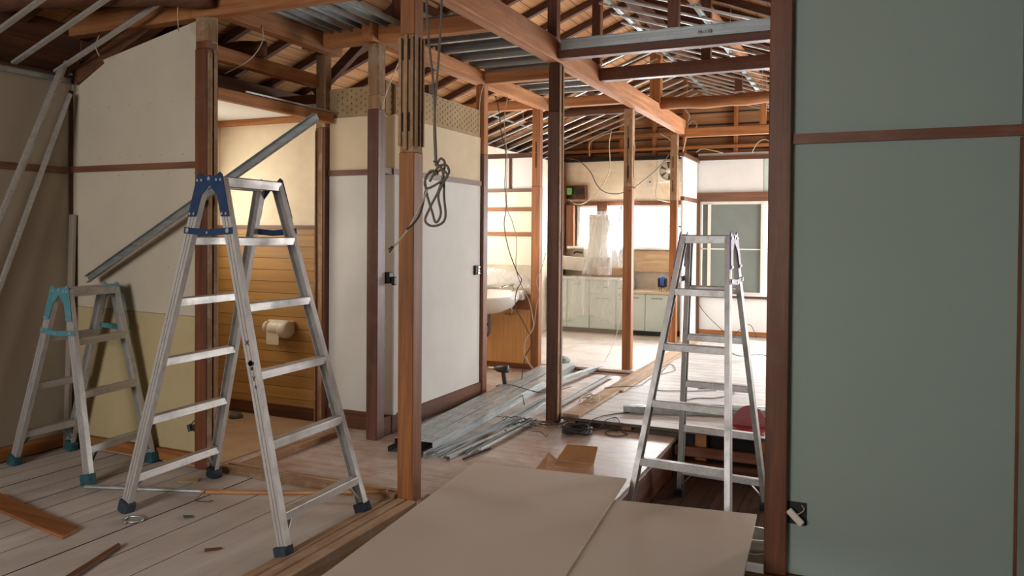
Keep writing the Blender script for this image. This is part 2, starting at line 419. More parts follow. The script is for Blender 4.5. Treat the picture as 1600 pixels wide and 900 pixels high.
# toilet alcove
struct('wall_alcove', B(-4.42, -3.43, 4.4, 4.44, -.02, 2.2), board('wallpaper_cream', (236, 222, 196), .03, 9))
wains = planks('wainscot_boards', (196, 152, 90), (168, 126, 70), 'xz', .083, .0035, off=.03, rough=.5, gapcol=(96, 62, 34))
bm = B(-4.42, -3.47, 4.385, 4.4, .07, 1.33)
struct('trim_8', bm, wains)
struct('trim_9', B(-4.42, -3.44, 4.37, 4.4, 1.33, 1.352), W_trim('x'))
struct('trim_10', B(-3.49, -3.455, 4.372, 4.386, -.01, 1.33), W_orange('z'))
struct('baseboard_alcove', B(-4.42, -3.45, 4.37, 4.385, -.01, .075), W_bdark('x'))
struct('trim_11', B(-4.42, -3.44, 4.35, 4.4, 2.078, 2.117), W_beam('x'))
struct('ceiling_alcove', B(-4.42, -3.40, 3.27, 4.42, 2.118, 2.126), wwhite)
bm = B(-4.42, -4.38, 3.265, 4.4, -.02, 1.15); box(bm, -4.42, -4.38, 3.265, 3.5, 1.15, 2.17); box(bm, -4.42, -4.38, 4.2, 4.4, 1.15, 2.17); box(bm, -4.42, -4.38, 3.5, 4.2, 1.85, 2.17)
struct('wall_alcove_side', bm, wcream)
struct('wall_alcove_front', B(-4.42, -3.36, 3.266, 3.28, -.07, 2.17), wcream)

# closet block in the middle (faces the viewer and the corridor)
wpan = board('board_pale_grey', (204, 202, 197), .03, 2); wup = board('board_tan', (204, 186, 156), .05, 1.6)
perf = board('perforated_board', (158, 134, 98), .1, 3)
def perf_marks(bm, axis, a0, a1, z0, z1, c):
    a = a0; k = 0
    while a < a1:
        z = z0+(k % 2)*.02
        while z < z1:
            if axis == 'x': box(bm, a, a+.004, c-.0015, c+.001, z, z+.014, 1)
            else: box(bm, c-.001, c+.0015, a, a+.004, z, z+.014, 1)
            z += .042
        a += .038; k += 1
    return bm
struct('wall_closet_front', box(B(-3.36, -2.83, 4.37, 4.4, .1, 1.69), -3.36, -2.83, 4.371, 4.4, 1.728, 2.085, 1), [wpan, wup])
struct('trim_12', B(-3.36, -2.83, 4.355, 4.372, 1.69, 1.728), W_trim('x'))
struct('baseboard_closet', B(-3.36, -2.83, 4.352, 4.372, -.02, .1), W_bdark('x'))
bm = perf_marks(B(-3.42, -2.83, 4.38, 4.395, 2.087, 2.285), 'x', -3.3, -2.86, 2.11, 2.27, 4.38)
struct('wall_closet_front_upper', bm, [perf, DARK])
struct('wall_closet_side', box(B(-2.88, -2.85, 4.38, 5.66, .1, 1.69), -2.88, -2.852, 4.38, 5.66, 1.728, 2.08, 1), [wpan, wup])
struct('trim_13', B(-2.853, -2.838, 4.2, 5.66, 1.69, 1.728), W_trim('y'))
struct('baseboard_closet_side', B(-2.852, -2.835, 4.2, 5.66, -.02, .1), W_bdark('y'))
bm = perf_marks(B(-2.872, -2.856, 4.3, 5.66, 2.082, 2.30), 'y', 4.36, 5.62, 2.11, 2.28, -2.856)
struct('wall_closet_side_upper', bm, [perf, DARK])
struct('wall_closet_back', B(-3.75, -2.9, 5.64, 5.66, -.02, 2.08), wcream)

# washroom
wwash = board('board_wash_cream', (236, 222, 200), .04, 2.2, None, .8, (220, 196, 160))
bm = NB()
box(bm, -3.9, -2.9, 7.06, 7.09, 1.75, 2.06, 1); box(bm, -3.9, -2.9, 7.06, 7.09, 1.0, 1.72, 0)
box(bm, -3.9, -2.9, 7.055, 7.09, .715, 1.0, 2)
struct('wall_washroom', bm, [wwash, wwhite, board('grey_mortar', (200, 188, 168), .08, 5)])
struct('wall_washroom_middle', B(-3.9, -2.9, 7.05, 7.09, .56, .715), board('brown_ply', (150, 96, 58), .08, 3, 'x', .5))
struct('wall_washroom_lower', B(-3.9, -2.93, 7.045, 7.09, .0, .56), board('orange_ply', (222, 168, 104), .04, 3, 'z', .45))
struct('trim_14', B(-3.9, -2.9, 7.03, 7.06, 1.72, 1.752), W_trim('x'))
struct('trim_15', B(-3.9, -2.9, 7.03, 7.1, 2.055, 2.1), W_bdark('x'))
struct('baseboard_washroom', B(-3.9, -2.93, 7.03, 7.046, -.02, .03), W_red('x'))
for z, lb in ((1.53, 'upper horizontal wooden batten across the washroom wall'), (1.285, 'lower horizontal wooden batten across the washroom wall')):
    tag(obj('wall_batten', B(-3.9, -2.93, 7.045, 7.06, z, z+.04), W_orange('x')), lb, 'batten')
tag(obj('wall_batten', B(-3.235, -3.215, 7.045, 7.06, 1.752, 2.055), W_bdark('z')), 'thin dark upright strip on the white upper panel of the washroom wall', 'batten')
bm = B(-3.94, -3.9, 5.6, 7.1, -.02, 1.15); box(bm, -3.94, -3.9, 5.6, 7.1, 1.95, 2.1)
box(bm, -3.94, -3.9, 5.6, 5.8, 1.15, 1.95); box(bm, -3.94, -3.9, 6.8, 7.1, 1.15, 1.95)
struct('wall_washroom_side', bm, wcream)

# kitchen wall with window opening x -3.63..-2.24, z 1.165..1.70
wk = board('kitchen_plaster', (240, 226, 202), .05, 2.2, None, .85, (214, 178, 134))
bm = NB()
box(bm, -3.95, -2.0, 10.2, 10.3, 1.70, 2.31); box(bm, -3.95, -3.65, 10.2, 10.3, 1.15, 1.70); box(bm, -2.2, -2.0, 10.2, 10.3, 1.15, 1.7)
box(bm, -3.95, -2.0, 10.2, 10.3, 0, 1.15, 1)
struct('wall_kitchen', bm, [wk, board('kitchen_lower_wall', (222, 206, 184), .08, 4, None, .6, (192, 164, 126))])
struct('wall_kitchen_side', B(-3.95, -3.9, 7.1, 10.3, 0, 2.3), wcream)
struct('trim_16', B(-3.9, -2.03, 10.1, 10.2, 2.30, 2.345), DARK)
struct('trim_17', B(-3.8, -2.1, 10.17, 10.2, 1.705, 1.76), W_red('x'))
struct('trim_18', B(-3.74, -2.1, 10.08, 10.24, 1.115, 1.15), plain('white_sill', (226, 220, 212), .5))
# return wall and far wall of the rear room
struct('wall_return', box(B(-2.01, -1.99, 9.3, 10.17, .03, 1.72, 0), -2.01, -1.99, 9.3, 10.17, 1.77, 2.26, 0), wwhite)
struct('trim_19', B(-2.02, -1.975, 9.3, 10.15, 1.72, 1.77), W_trim('y'))
struct('trim_20', B(-2.03, -1.97, 9.25, 10.2, 2.24, 2.285), W_trim('y'))
bm = NB()
box(bm, -1.99, 1.6, 10.2, 10.3, 1.75, 2.36, 0); box(bm, -1.99, 1.6, 10.2, 10.3, .0, .57, 0); box(bm, 0.05, 1.6, 10.2, 10.3, .57, 1.75, 0)
box(bm, -1.17, 0, 10.192, 10.2, 1.86, 2.27, 1)
struct('wall_far', bm, [wwhite, board('far_green_board', (184, 200, 190), .03, 2)])
struct('trim_21', B(-1.99, 1.6, 10.14, 10.2, 1.74, 1.855), W_trim('x'))
struct('trim_22', B(-1.99, 1.6, 10.13, 10.2, 2.27, 2.32), W_bdark('x'))
struct('trim_23', B(-1.99, 1.6, 10.15, 10.2, .515, .55), W_red('x'))
struct('trim_24', B(-1.99, -1.955, 10.14, 10.2, .04, 1.74), W_trim('z'))
struct('baseboard_far', B(-1.99, 1.6, 10.16, 10.2, .045, .095), W_orange('x'))

# windows
def window(name, x0, x1, z0, z1, y, fm, stiles, rails, panes):
    bm = NB(); t = .035
    box(bm, x0, x1, y, y+.05, z0, z0+t); box(bm, x0, x1, y, y+.05, z1-t, z1)
    box(bm, x0, x0+t, y, y+.05, z0+t, z1-t); box(bm, x1-t, x1, y, y+.05, z0+t, z1-t)
    w_ = struct(name, bm, fm, .002)
    for x in stiles: obj('sash_stile', B(x-.018, x+.018, y-.02, y+.02, z0+t, z1-t), fm, w_)
    for (a, b, z) in rails: obj('glazing_bar', B(a, b, y, y+.012, z-.008, z+.008), fm, w_)
    for (a, b, mt) in panes: obj('window_pane', B(a, b, y+.012, y+.016, z0+t, z1-t), mt, w_)
    return w_
gl, nt, b = newmat('clear_glass'); b.inputs['Base Color'].default_value = (1, 1, 1, 1); b.inputs['Roughness'].default_value = .05; b.inputs['Alpha'].default_value = .12
frost = plain('grey_screen_glass', (112, 118, 112), .5, 0, .05, 3)
PALEF = plain('pale_window_frame', (206, 216, 218), .4, 0, .03)
CREAMF = plain('cream_window_frame', (224, 216, 200), .4, 0, .03)
window('window_1', -3.65, -2.2, 1.15, 1.705, 10.2, PALEF, [-2.95], [(-3.61, -2.2, 1.42)], [(-3.61, -2.24, gl)])
window('window_2', -1.97, .05, .555, 1.74, 10.21, CREAMF, [-1.84, -1.185], [(-1.95, -1.185, 1.134)], [(-1.93, -1.2, frost), (-1.17, .02, gl)])
obj('window_reveal', B(-3.76, -3.65, 10.09, 10.2, 1.15, 1.705), W_red('z'), bpy.data.objects['window_1'])
obj('sash_stile', B(-3.62, -3.58, 10.16, 10.2, 1.17, 1.68), PALEF, bpy.data.objects['window_1'])
obj('window_sill', B(-1.97, .05, 10.12, 10.21, .548, .562), PALEF, bpy.data.objects['window_2'])

# far gable above the walls: boards and studs
gx = planks('gable_boards', (176, 128, 86), (130, 90, 58), 'xz', .16, .02, rough=.85, gapcol=(40, 34, 32))
struct('wall_gable', prism(NB(), [(-4.6, 10.3, 2.25), (1.7, 10.3, 2.1), (1.7, 10.3, 2.12), (-1.95, 10.3, 3.6), (-4.6, 10.3, 2.54)], (0, .05, 0)), gx)
struct('wall_outer_left', B(-4.6, -4.5, 3.2, 10.35, 0, 2.5), wood('outer_boards', (120, 86, 60), (80, 56, 40), 'y', .85))
for i, x in enumerate((-3.9, -3.5, -3.05, -2.6, -2.2, -1.55, -1.08, -.62, -.2)):
    z1 = 3.5-.4*abs(x+1.95)-.1
    tag(obj('gable_stud', B(x, x+.05, 10.22, 10.28, 2.31, z1), W_orange('z')), 'narrow upright stud against the far gable boards', 'stud', 'upright studs on the far gable')
for i, (z, t) in enumerate(((2.42, .04), (2.60, .05))):
    tag(obj('gable_rail', B(-4.4, 1.6, 10.17, 10.22, z, z+t), W_orange('x')), ('lower' if i == 0 else 'upper')+' horizontal rail across the far gable above the wall tops', 'rail')

# ================================================================ ROOF
RZ, RX, SL = 3.55, -1.95, .4
she = planks('roof_sheathing', (208, 156, 104), (158, 108, 66), 'y', .135, .006, rough=.85, gapcol=(50, 32, 22), lenj=1.9)
for s, xe, nm in ((-1, -4.75, 'left'), (1, 1.9, 'right')):
    zz = RZ-SL*abs(xe-RX)
    bm = prism(NB(), [(RX, -2.8, RZ), (xe, -2.8, zz), (xe, -2.8, zz+.03), (RX, -2.8, RZ+.03)], (0, 13.2, 0))
    struct('ceiling_'+nm, bm, she)
    y = -2.55
    while y < 10.2:
        bm = prism(NB(), [(RX, y, RZ-.002), (xe, y, zz-.002), (xe, y, zz-.062), (RX, y, RZ-.062)], (0, .045, 0))
        tag(obj('rafter', bm, W_bdark('x')), 'narrow dark rafter under the roof boards on the '+nm+' slope', 'rafter', 'rafters of the '+nm+' roof slope')
        y += .42
def log(name, pts, r, mat, label, n=12):
    P = smooth_path(pts, 6); k = len(P)
    rs = [r*(1+.07*math.sin(i*1.3)+random.uniform(-.03, .03)) for i in range(k)]
    return tag(obj(name, tube(NB(), P, rs, n, False), mat, smooth=True), label, 'beam')
beam('ridge_beam', -2.0, -1.9, -2.6, 10.25, 3.38, 3.485, W_bdark('y'), 'ridge beam at the very top of the roof', 'beam')
log('purlin', [(-1.16, -2.5, 3.08), (-1.12, 4, 3.1), (-1.2, 5.6, 3.09), (-1.17, 7, 3.1), (-1.13, 10.2, 3.09)], .055, W_beam('y'), 'round natural log purlin under the right roof slope')
beam('purlin', -3.12, -3.04, -2.6, 10.25, 2.96, 3.04, W_bdark('y'), 'square purlin under the left roof slope', 'beam')
beam('wall_plate', -4.5, -4.42, 3.3, 10.25, 2.35, 2.48, W_bdark('y'), 'dark plate along the far left eave', 'beam')

# ================================================================ BEAMS
beam('main_beam', -2.045, -1.955, 3.3, 9.25, 2.5, 2.66, wood('main_beam_wood', (206, 146, 98), (156, 98, 60), 'y', .75, .12), 'long main ceiling beam running back over the row of posts')
beam('ceiling_beam', -2.91, -2.83, 4.1, 7.1, 2.51, 2.62, W_beam('y'), 'ceiling beam above the closet wall running back to the washroom')
beam('ceiling_beam', -3.34, -3.26, 3.28, 4.38, 2.5, 2.62, W_beam('y'), 'short ceiling beam above the alcove opening')
beam('ceiling_beam', -4.4, -1.95, 3.2, 3.28, 2.475, 2.60, W_beam('x'), 'cross beam above the left room wall, nearest across the top left')
b1 = beam('ceiling_beam', -1.955, 1.6, 5.05, 5.13, 2.515, 2.62, W_red('x'), 'nearest cross beam right of the main beam, carrying a grey steel channel')
beam('ceiling_beam', -1.955, 1.6, 5.97, 6.05, 2.53, 2.63, W_red('x'), 'second dark cross beam right of the main beam')
log('log_beam', [(-1.95, 8.02, 2.67), (-1.5, 8.03, 2.655), (-1.0, 8.0, 2.66), (-.4, 8.0, 2.69), (.6, 8.0, 2.68), (1.6, 8.0, 2.68)], .06, W_beam('x'), 'crooked natural log spanning to the right beyond the two dark cross beams')
beam('ceiling_beam', -1.955, 1.6, 9.2, 9.28, 2.46, 2.56, W_beam('x'), 'pale cross beam near the far wall, above the rear window')
log('log_beam', [(-3.6, 8.3, 2.66), (-3.0, 8.3, 2.68), (-2.4, 8.3, 2.69), (-2.05, 8.3, 2.70)], .055, W_bdark('x'), 'dark round log beyond the washroom, left of the main beam')
beam('ceiling_beam', -3.44, -2.045, 4.17, 4.25, 2.52, 2.62, W_beam('x'), 'cross beam from the alcove corner to the main beam, with stencilled marks')
beam('ceiling_beam', -2.83, -2.045, 5.68, 5.76, 2.52, 2.61, W_beam('x'), 'cross beam at the end of the closet wall')
beam('ceiling_beam', -3.9, -2.045, 7.1, 7.18, 2.54, 2.63, W_beam('x'), 'cross beam above the washroom wall')
beam('ceiling_beam', -3.5, -3.42, 3.3, 4.36, 2.3, 2.38, W_beam('y'), 'lower brown beam inside the roof space behind the left post')
log('log_beam', [(-4.35, 3.4, 2.34), (-3.9, 3.6, 2.4), (-3.45, 3.7, 2.42), (-3.36, 3.75, 2.42)], .05, W_bdark('x'), 'dark round log above the alcove ceiling')
log('log_beam', [(-4.4, 2.75, 2.55), (-4.0, 2.85, 2.56), (-3.5, 3.0, 2.55), (-3.2, 3.16, 2.55)], .05, W_bdark('x'), 'dark crooked log high in the top left corner')
tag(obj('roof_brace', sweep(NB(), (-4.36, 3.24, 2.22), (-3.7, 3.3, 2.56), (0, 1, 0), RECT(.07, .09)), W_bdark('x')), 'dark diagonal brace above the left wall corner', 'brace')
tag(obj('roof_brace', sweep(NB(), (-3.9, 4.9, 2.38), (-3.15, 4.9, 2.98), (0, 1, 0), RECT(.05, .07)), W_bdark('x')), 'dark sloping brace in the roof space above the closet', 'brace')
beam('ceiling_beam', -4.4, -2.95, 5.0, 5.09, 2.3, 2.4, W_bdark('x'), 'dark tie beam in the roof space behind the perforated boards')
beam('lintel', -3.345, -3.295, 3.29, 4.33, 2.045, 2.11, W_beam('y'), 'wooden lintel over the alcove opening')
tag(obj('lintel_edge', B(-3.294, -3.284, 3.5, 4.33, 2.112, 2.122), STEEL('y')), 'thin pale metal strip lying along the alcove lintel', 'strip')
# stencil strokes on beams are children
def text(body, loc, rot, size, mat, parent, name='stencil'):
    cu = bpy.data.curves.new(name, 'FONT'); cu.body = body; cu.size = size; cu.extrude = .0006
    o = bpy.data.objects.new(name, cu); COL.objects.link(o)
    dg = bpy.context.evaluated_depsgraph_get(); me = bpy.data.meshes.new_from_object(o.evaluated_get(dg))
    bpy.data.objects.remove(o)
    me.transform(Matrix.Rotation(rot[2], 4, 'Z') @ Matrix.Rotation(rot[1], 4, 'Y') @ Matrix.Rotation(rot[0], 4, 'X'))
    n = bpy.data.objects.new(name, me); me.materials.append(mat); COL.objects.link(n)
    n.parent = parent; n.location = Vector(loc)-wloc(parent); return n
INK = plain('stencil_ink', (44, 36, 32), .8)
# kingposts
def strut(x, y, z0, label, w_=.07, mat=None):
    z1 = RZ-SL*abs(x+w_/2-RX)-.064
    tag(obj('roof_strut', B(x-w_/2, x+w_/2, y-w_/2, y+w_/2, z0, z1), mat or W_dark('z'), bevel=.003), label, 'strut')
strut(-2.0, 5.09, 2.662, 'dark roof strut standing on the main beam above the nearest cross beam')
strut(-1.99, 6.02, 2.662, 'dark roof strut on the main beam at the second cross beam')
strut(-1.16, 5.09, 2.65, 'dark roof strut on the nearest cross beam, behind the steel channel', .07)
strut(-1.12, 6.01, 2.632, 'dark roof strut standing on the second dark cross beam')
strut(-1.17, 8.0, 2.735, 'dark roof strut standing on the crooked log')
strut(-2.0, 8.0, 2.662, 'broad pale strut far back on the main beam', .11, W_beam('z'))
strut(-1.08, 9.24, 2.562, 'pale strut on the cross beam near the far wall', .07, W_beam('z'))
strut(-3.08, 5.03, 2.402, 'thin dark strut in the roof space above the closet', .03)
strut(-2.7, 4.21, 2.622, 'dark roof strut on the cross beam behind the centre post', .07)

# ================================================================ POSTS
def post(x, y, z1, zs, low, top, label, cat='post', wx=.086, wy=.086, z0=0., slots=(), battens=(), name='wooden_post', notch=None, mid=None):
    r = root(name, (x+wx/2, y+wy/2, z0), label, cat)
    z_ = zs
    obj('stained_shaft', B(x, x+wx, y, y+wy, z0, zs), low, r, bevel=.004)
    if mid:
        zm, mm = mid
        obj('worn_band', B(x+.003, x+wx-.003, y+.003, y+wy-.003, zs, zm), mm, r, bevel=.003); z_ = zm
    if z_ < z1: obj('bare_top', B(x+.002, x+wx-.002, y+.002, y+wy-.002, z_, z1), top, r, bevel=.004)
    for (face, a, z, h) in slots:
        if face == 'f': obj('mortise', B(x+a, x+a+.009, y-.0008, y+.01, z, z+h), DARK, r)
        else: obj('mortise', B(x+wx-.01, x+wx+.0008, y+a, y+a+.011, z, z+h), DARK, r)
    for (face, a, w_, za, zb, t) in battens:
        if face == 'f': obj('batten', B(x+a, x+a+w_, y-t, y+.001, za, zb), W_bare('z'), r, bevel=.002)
        else: obj('batten', B(x+wx-.001, x+wx+t, y+a, y+a+w_, za, zb), W_bare('z'), r, bevel=.002)
    return r
# centre post: lower stained, bare with laths between 1.68 and 2.23, then rough wood
cp = post(-2.052, 3.2, 2.476, 1.69, W_orange('z'), W_orange('z'), 'large orange-brown centre post with mortised laths near its top', mid=(2.25, W_bare('z')),
     battens=[('f', .0, .016, 1.72, 2.24, .008), ('f', .031, .02, 1.70, 2.25, .01), ('f', .066, .016, 1.72, 2.24, .008), ('s', .004, .018, 1.71, 2.25, .008), ('s', .04, .014, 1.72, 2.24, .007), ('s', .07, .014, 1.72, 2.24, .007)],
     slots=[('f', .019, 1.79, .09), ('f', .0535, 1.79, .09), ('f', .019, 2.13, .1), ('f', .0535, 2.13, .1), ('s', .026, 1.8, .09), ('s', .057, 1.8, .09), ('s', .026, 2.13, .1)])
post(-3.352, 3.18, 2.474, 2.30, W_dark('z'), W_bare('z'), 'dark brown post at the end of the left room wall, behind the ladder', wx=.086, wy=.086,
     battens=[('s', .008, .03, 0.06, 2.28, .008), ('s', .05, .02, .0, 2.3, .012)], slots=[('s', .04, 2.2, .06), ('s', .04, 1.82, .16), ('s', .04, .8, .14)], mid=(2.34, W_red('z')))
post(-3.45, 4.33, 2.518, 2.02, W_red('z'), W_bare('z'), 'weathered corner post between the alcove and the closet', wx=.085, wy=.07,
     battens=[('f', .0, .012, 0, 2.0, .006), ('f', .03, .035, 0, 2.02, .004)], slots=[('f', .05, 1.72, .13), ('f', .05, 1.50, .09), ('f', .05, .8, .1)], mid=(2.1, W_bare('z')))
post(-2.905, 4.16, 2.508, 2.09, wood('purple_brown_wood', (118, 74, 58), (78, 46, 36), 'z', .45, .06), W_bare('z'), 'purple-brown post at the front corner of the closet', wx=.084, wy=.086, mid=(2.18, W_bare('z')), z0=-.02)
post(-2.905, 5.67, 2.508, 1.95, W_red('z'), W_beam('z'), 'post at the far end of the closet wall beside the washroom', wx=.08, wy=.08, z0=-.02)
post(-2.038, 5.09, 2.498, 2.16, W_dark('z'), W_bdark('z'), 'tall dark post right of the closet, standing by the coiled cable', wx=.084, wy=.088, z0=-.02,
     battens=[('s', .0, .026, 0, 2.48, .005), ('s', .06, .026, 0, 2.48, .005)], slots=[('s', .035, 1.2, .12), ('s', .035, .32, .13), ('s', .035, 2.0, .12)])
post(-2.97, 7.0, 2.538, 1.77, W_orange('z'), W_orange('z'), 'orange-brown post at the right end of the washroom wall', wx=.085, wy=.085, z0=-.02, slots=[('f', .04, 1.95, .14), ('f', .04, 2.1, .1)])
post(-2.105, 7.19, 2.498, 1.76, W_orange('z'), W_bare('z'), 'brown post in front of the kitchen window with cables tied round it', wx=.086, wy=.086, z0=.022,
     battens=[('f', .02, .018, 1.8, 2.33, .006), ('f', .06, .018, 1.8, 2.4, .006)], slots=[('f', .042, 1.84, .12), ('f', .042, 2.12, .1), ('s', .04, 1.85, .3)])
post(-2.125, 9.2, 2.498, 1.72, W_orange('z'), W_bare('z'), 'far brown post beside the exhaust fan and the white return wall', wx=.086, wy=.086, z0=.022, slots=[('f', .03, 1.82, .14), ('f', .03, 2.1, .14)])
post(-3.86, 10.06, 2.3, 2.29, W_red('z'), W_bare('z'), 'reddish post in the left corner of the kitchen', wx=.08, wy=.08, z0=.75)
post(-.343, 3.115, 2.9, 2.88, W_dark('z'), W_dark('z'), 'dark brown post at the edge of the green wall', wx=.082, wy=.08, z0=.01)

# ================================================================ STEEL CHANNELS OVERHEAD
ch = tag(obj('steel_channel', sweep(NB(), (-1.93, 5.049, 2.603), (1.55, 5.049, 2.603), (0, 0, 1), CH(.075, .022, .003)), STEEL('x')), 'grey steel channel fixed along the nearest cross beam', 'channel')
text('H-110', (-.99, 5.025, 2.585), (math.pi/2, 0, 0), .034, INK, ch)
for i in range(4):
    x = (-3.225, -3.075, -2.9, -2.72)[i]
    tag(obj('steel_channel', sweep(NB(), (x, 3.0, 2.632), (x, 4.26, 2.632), (1, 0, 0), CH(.095, .035, .003, .01)), STEEL('y')), ('leftmost', 'second from the left', 'third from the left', 'rightmost')[i]+' of the wide steel channels lying over the alcove corner', 'channel', 'steel channels above the left ladder')
for i, y in enumerate((4.5, 4.78, 5.06, 5.34, 5.6)):
    o = tag(obj('steel_channel', sweep(NB(), (-2.93, y, 2.665), (-2.03, y, 2.668), (0, 0, 1), CH(.085, .036, .003, .013)), STEEL('x')), ('nearest', 'second nearest', 'middle', 'second farthest', 'farthest')[i]+' steel channel on edge above the closet corridor', 'channel', 'steel channels above the closet corridor')
for i, y in enumerate((5.88, 6.12, 6.36, 6.62, 6.88)):
    tag(obj('steel_channel', sweep(NB(), (-2.93, y, 2.665), (-2.03, y, 2.668), (0, 0, 1), CH(.08, .036, .003, .013)), STEEL('x')), ('nearest', 'second nearest', 'middle', 'second farthest', 'farthest')[i]+' steel channel on edge in the bay before the washroom', 'channel', 'steel channels in the bay before the washroom')
tag(obj('steel_track', sweep(NB(), (-3.2, 4.3, 2.632), (-2.1, 4.3, 2.632), (0, 0, 1), CH(.06, .03, .003)), STEEL('x')), 'steel track along the top of the stencilled cross beam', 'track')
# sloping ceiling furring
BAR = CH(.03, .014, .002)
MB = metal('furring_metal', (206, 203, 198), .4, 'x', .1, .7)
for i, y in enumerate((2.35, 2.6, 2.85, 3.1)):
    tag(obj('furring_bar', sweep(NB(), (-4.37, y, 2.235), (-2.3, y, 2.235+.36*2.07), (0, 1, 0), BAR), MB), ('nearest, mostly out of view', 'second nearest', 'second farthest', 'farthest, touching the wall corner')[i]+', thin sloping ceiling bar over the left room', 'ceiling bar', 'ceiling bars over the left room')
tag(obj('furring_carrier', sweep(NB(), (-3.6, 1.9, 2.555), (-3.6, 3.4, 2.555), (1, 0, 0), CH(.03, .012, .002)), MB), 'bright carrier bar crossing the ceiling bars over the left room', 'ceiling bar')
tag(obj('wall_track', sweep(NB(), (-4.375, -1, 2.20), (-4.375, 3.2, 2.20), (0, 0, 1), CH(.03, .02, .002)), STEEL('y')), 'pale metal track along the top of the left wall', 'track')
y = 7.35; k = 0
while y < 10.1:
    tag(obj('furring_bar', sweep(NB(), (-4.36, y, 2.25), (-1.97, y, 3.11), (0, 1, 0), BAR), MB), 'thin ceiling bar rising to the ridge, left of the main beam', 'ceiling bar', 'ceiling bars left of the ridge')
    y += .3
y = 5.25
while y < 10.1:
    tag(obj('furring_bar', sweep(NB(), (-1.92, y, 3.1), (-.3, y, 3.1-.33*1.62), (0, 1, 0), BAR), MB), 'thin ceiling bar sloping down to the right of the ridge', 'ceiling bar', 'ceiling bars right of the ridge')
    y += .3
for x, lb in ((-1.80, 'bright carrier bar over the ceiling bars close to the ridge'), (-1.05, 'bright carrier bar over the ceiling bars further right of the ridge')):
    z = 3.1-.33*(x+1.95)+.028
    tag(obj('furring_carrier', sweep(NB(), (x, 5.2, z), (x, 9.9, z), (1, 0, 0), CH(.04, .012, .002)), STEEL('y')), lb, 'ceiling bar')
tag(obj('furring_carrier', sweep(NB(), (-3.6, 7.2, 2.555), (-3.6, 9.9, 2.555), (1, 0, 0), CH(.03, .012, .002)), STEEL('y')), 'carrier bar crossing the ceiling bars beyond the washroom', 'ceiling bar')
for i, (x, y) in enumerate(((-1.8, 5.9), (-1.05, 6.6), (-1.8, 7.6), (-3.6, 8.2), (-3.6, 9.2), (-1.05, 8.8))):
    z = 3.1-.36*abs(x+1.95)+.02
    tag(obj('hanger_rod', tube(NB(), [(x+.01, y, z), (x+.01, y, z+.16), (x+.012, y, RZ-SL*abs(x-RX)-.02)], .004, 6, False), STEEL('z')), 'thin hanger rod holding a carrier bar from the roof', 'rod', 'hanger rods in the roof')

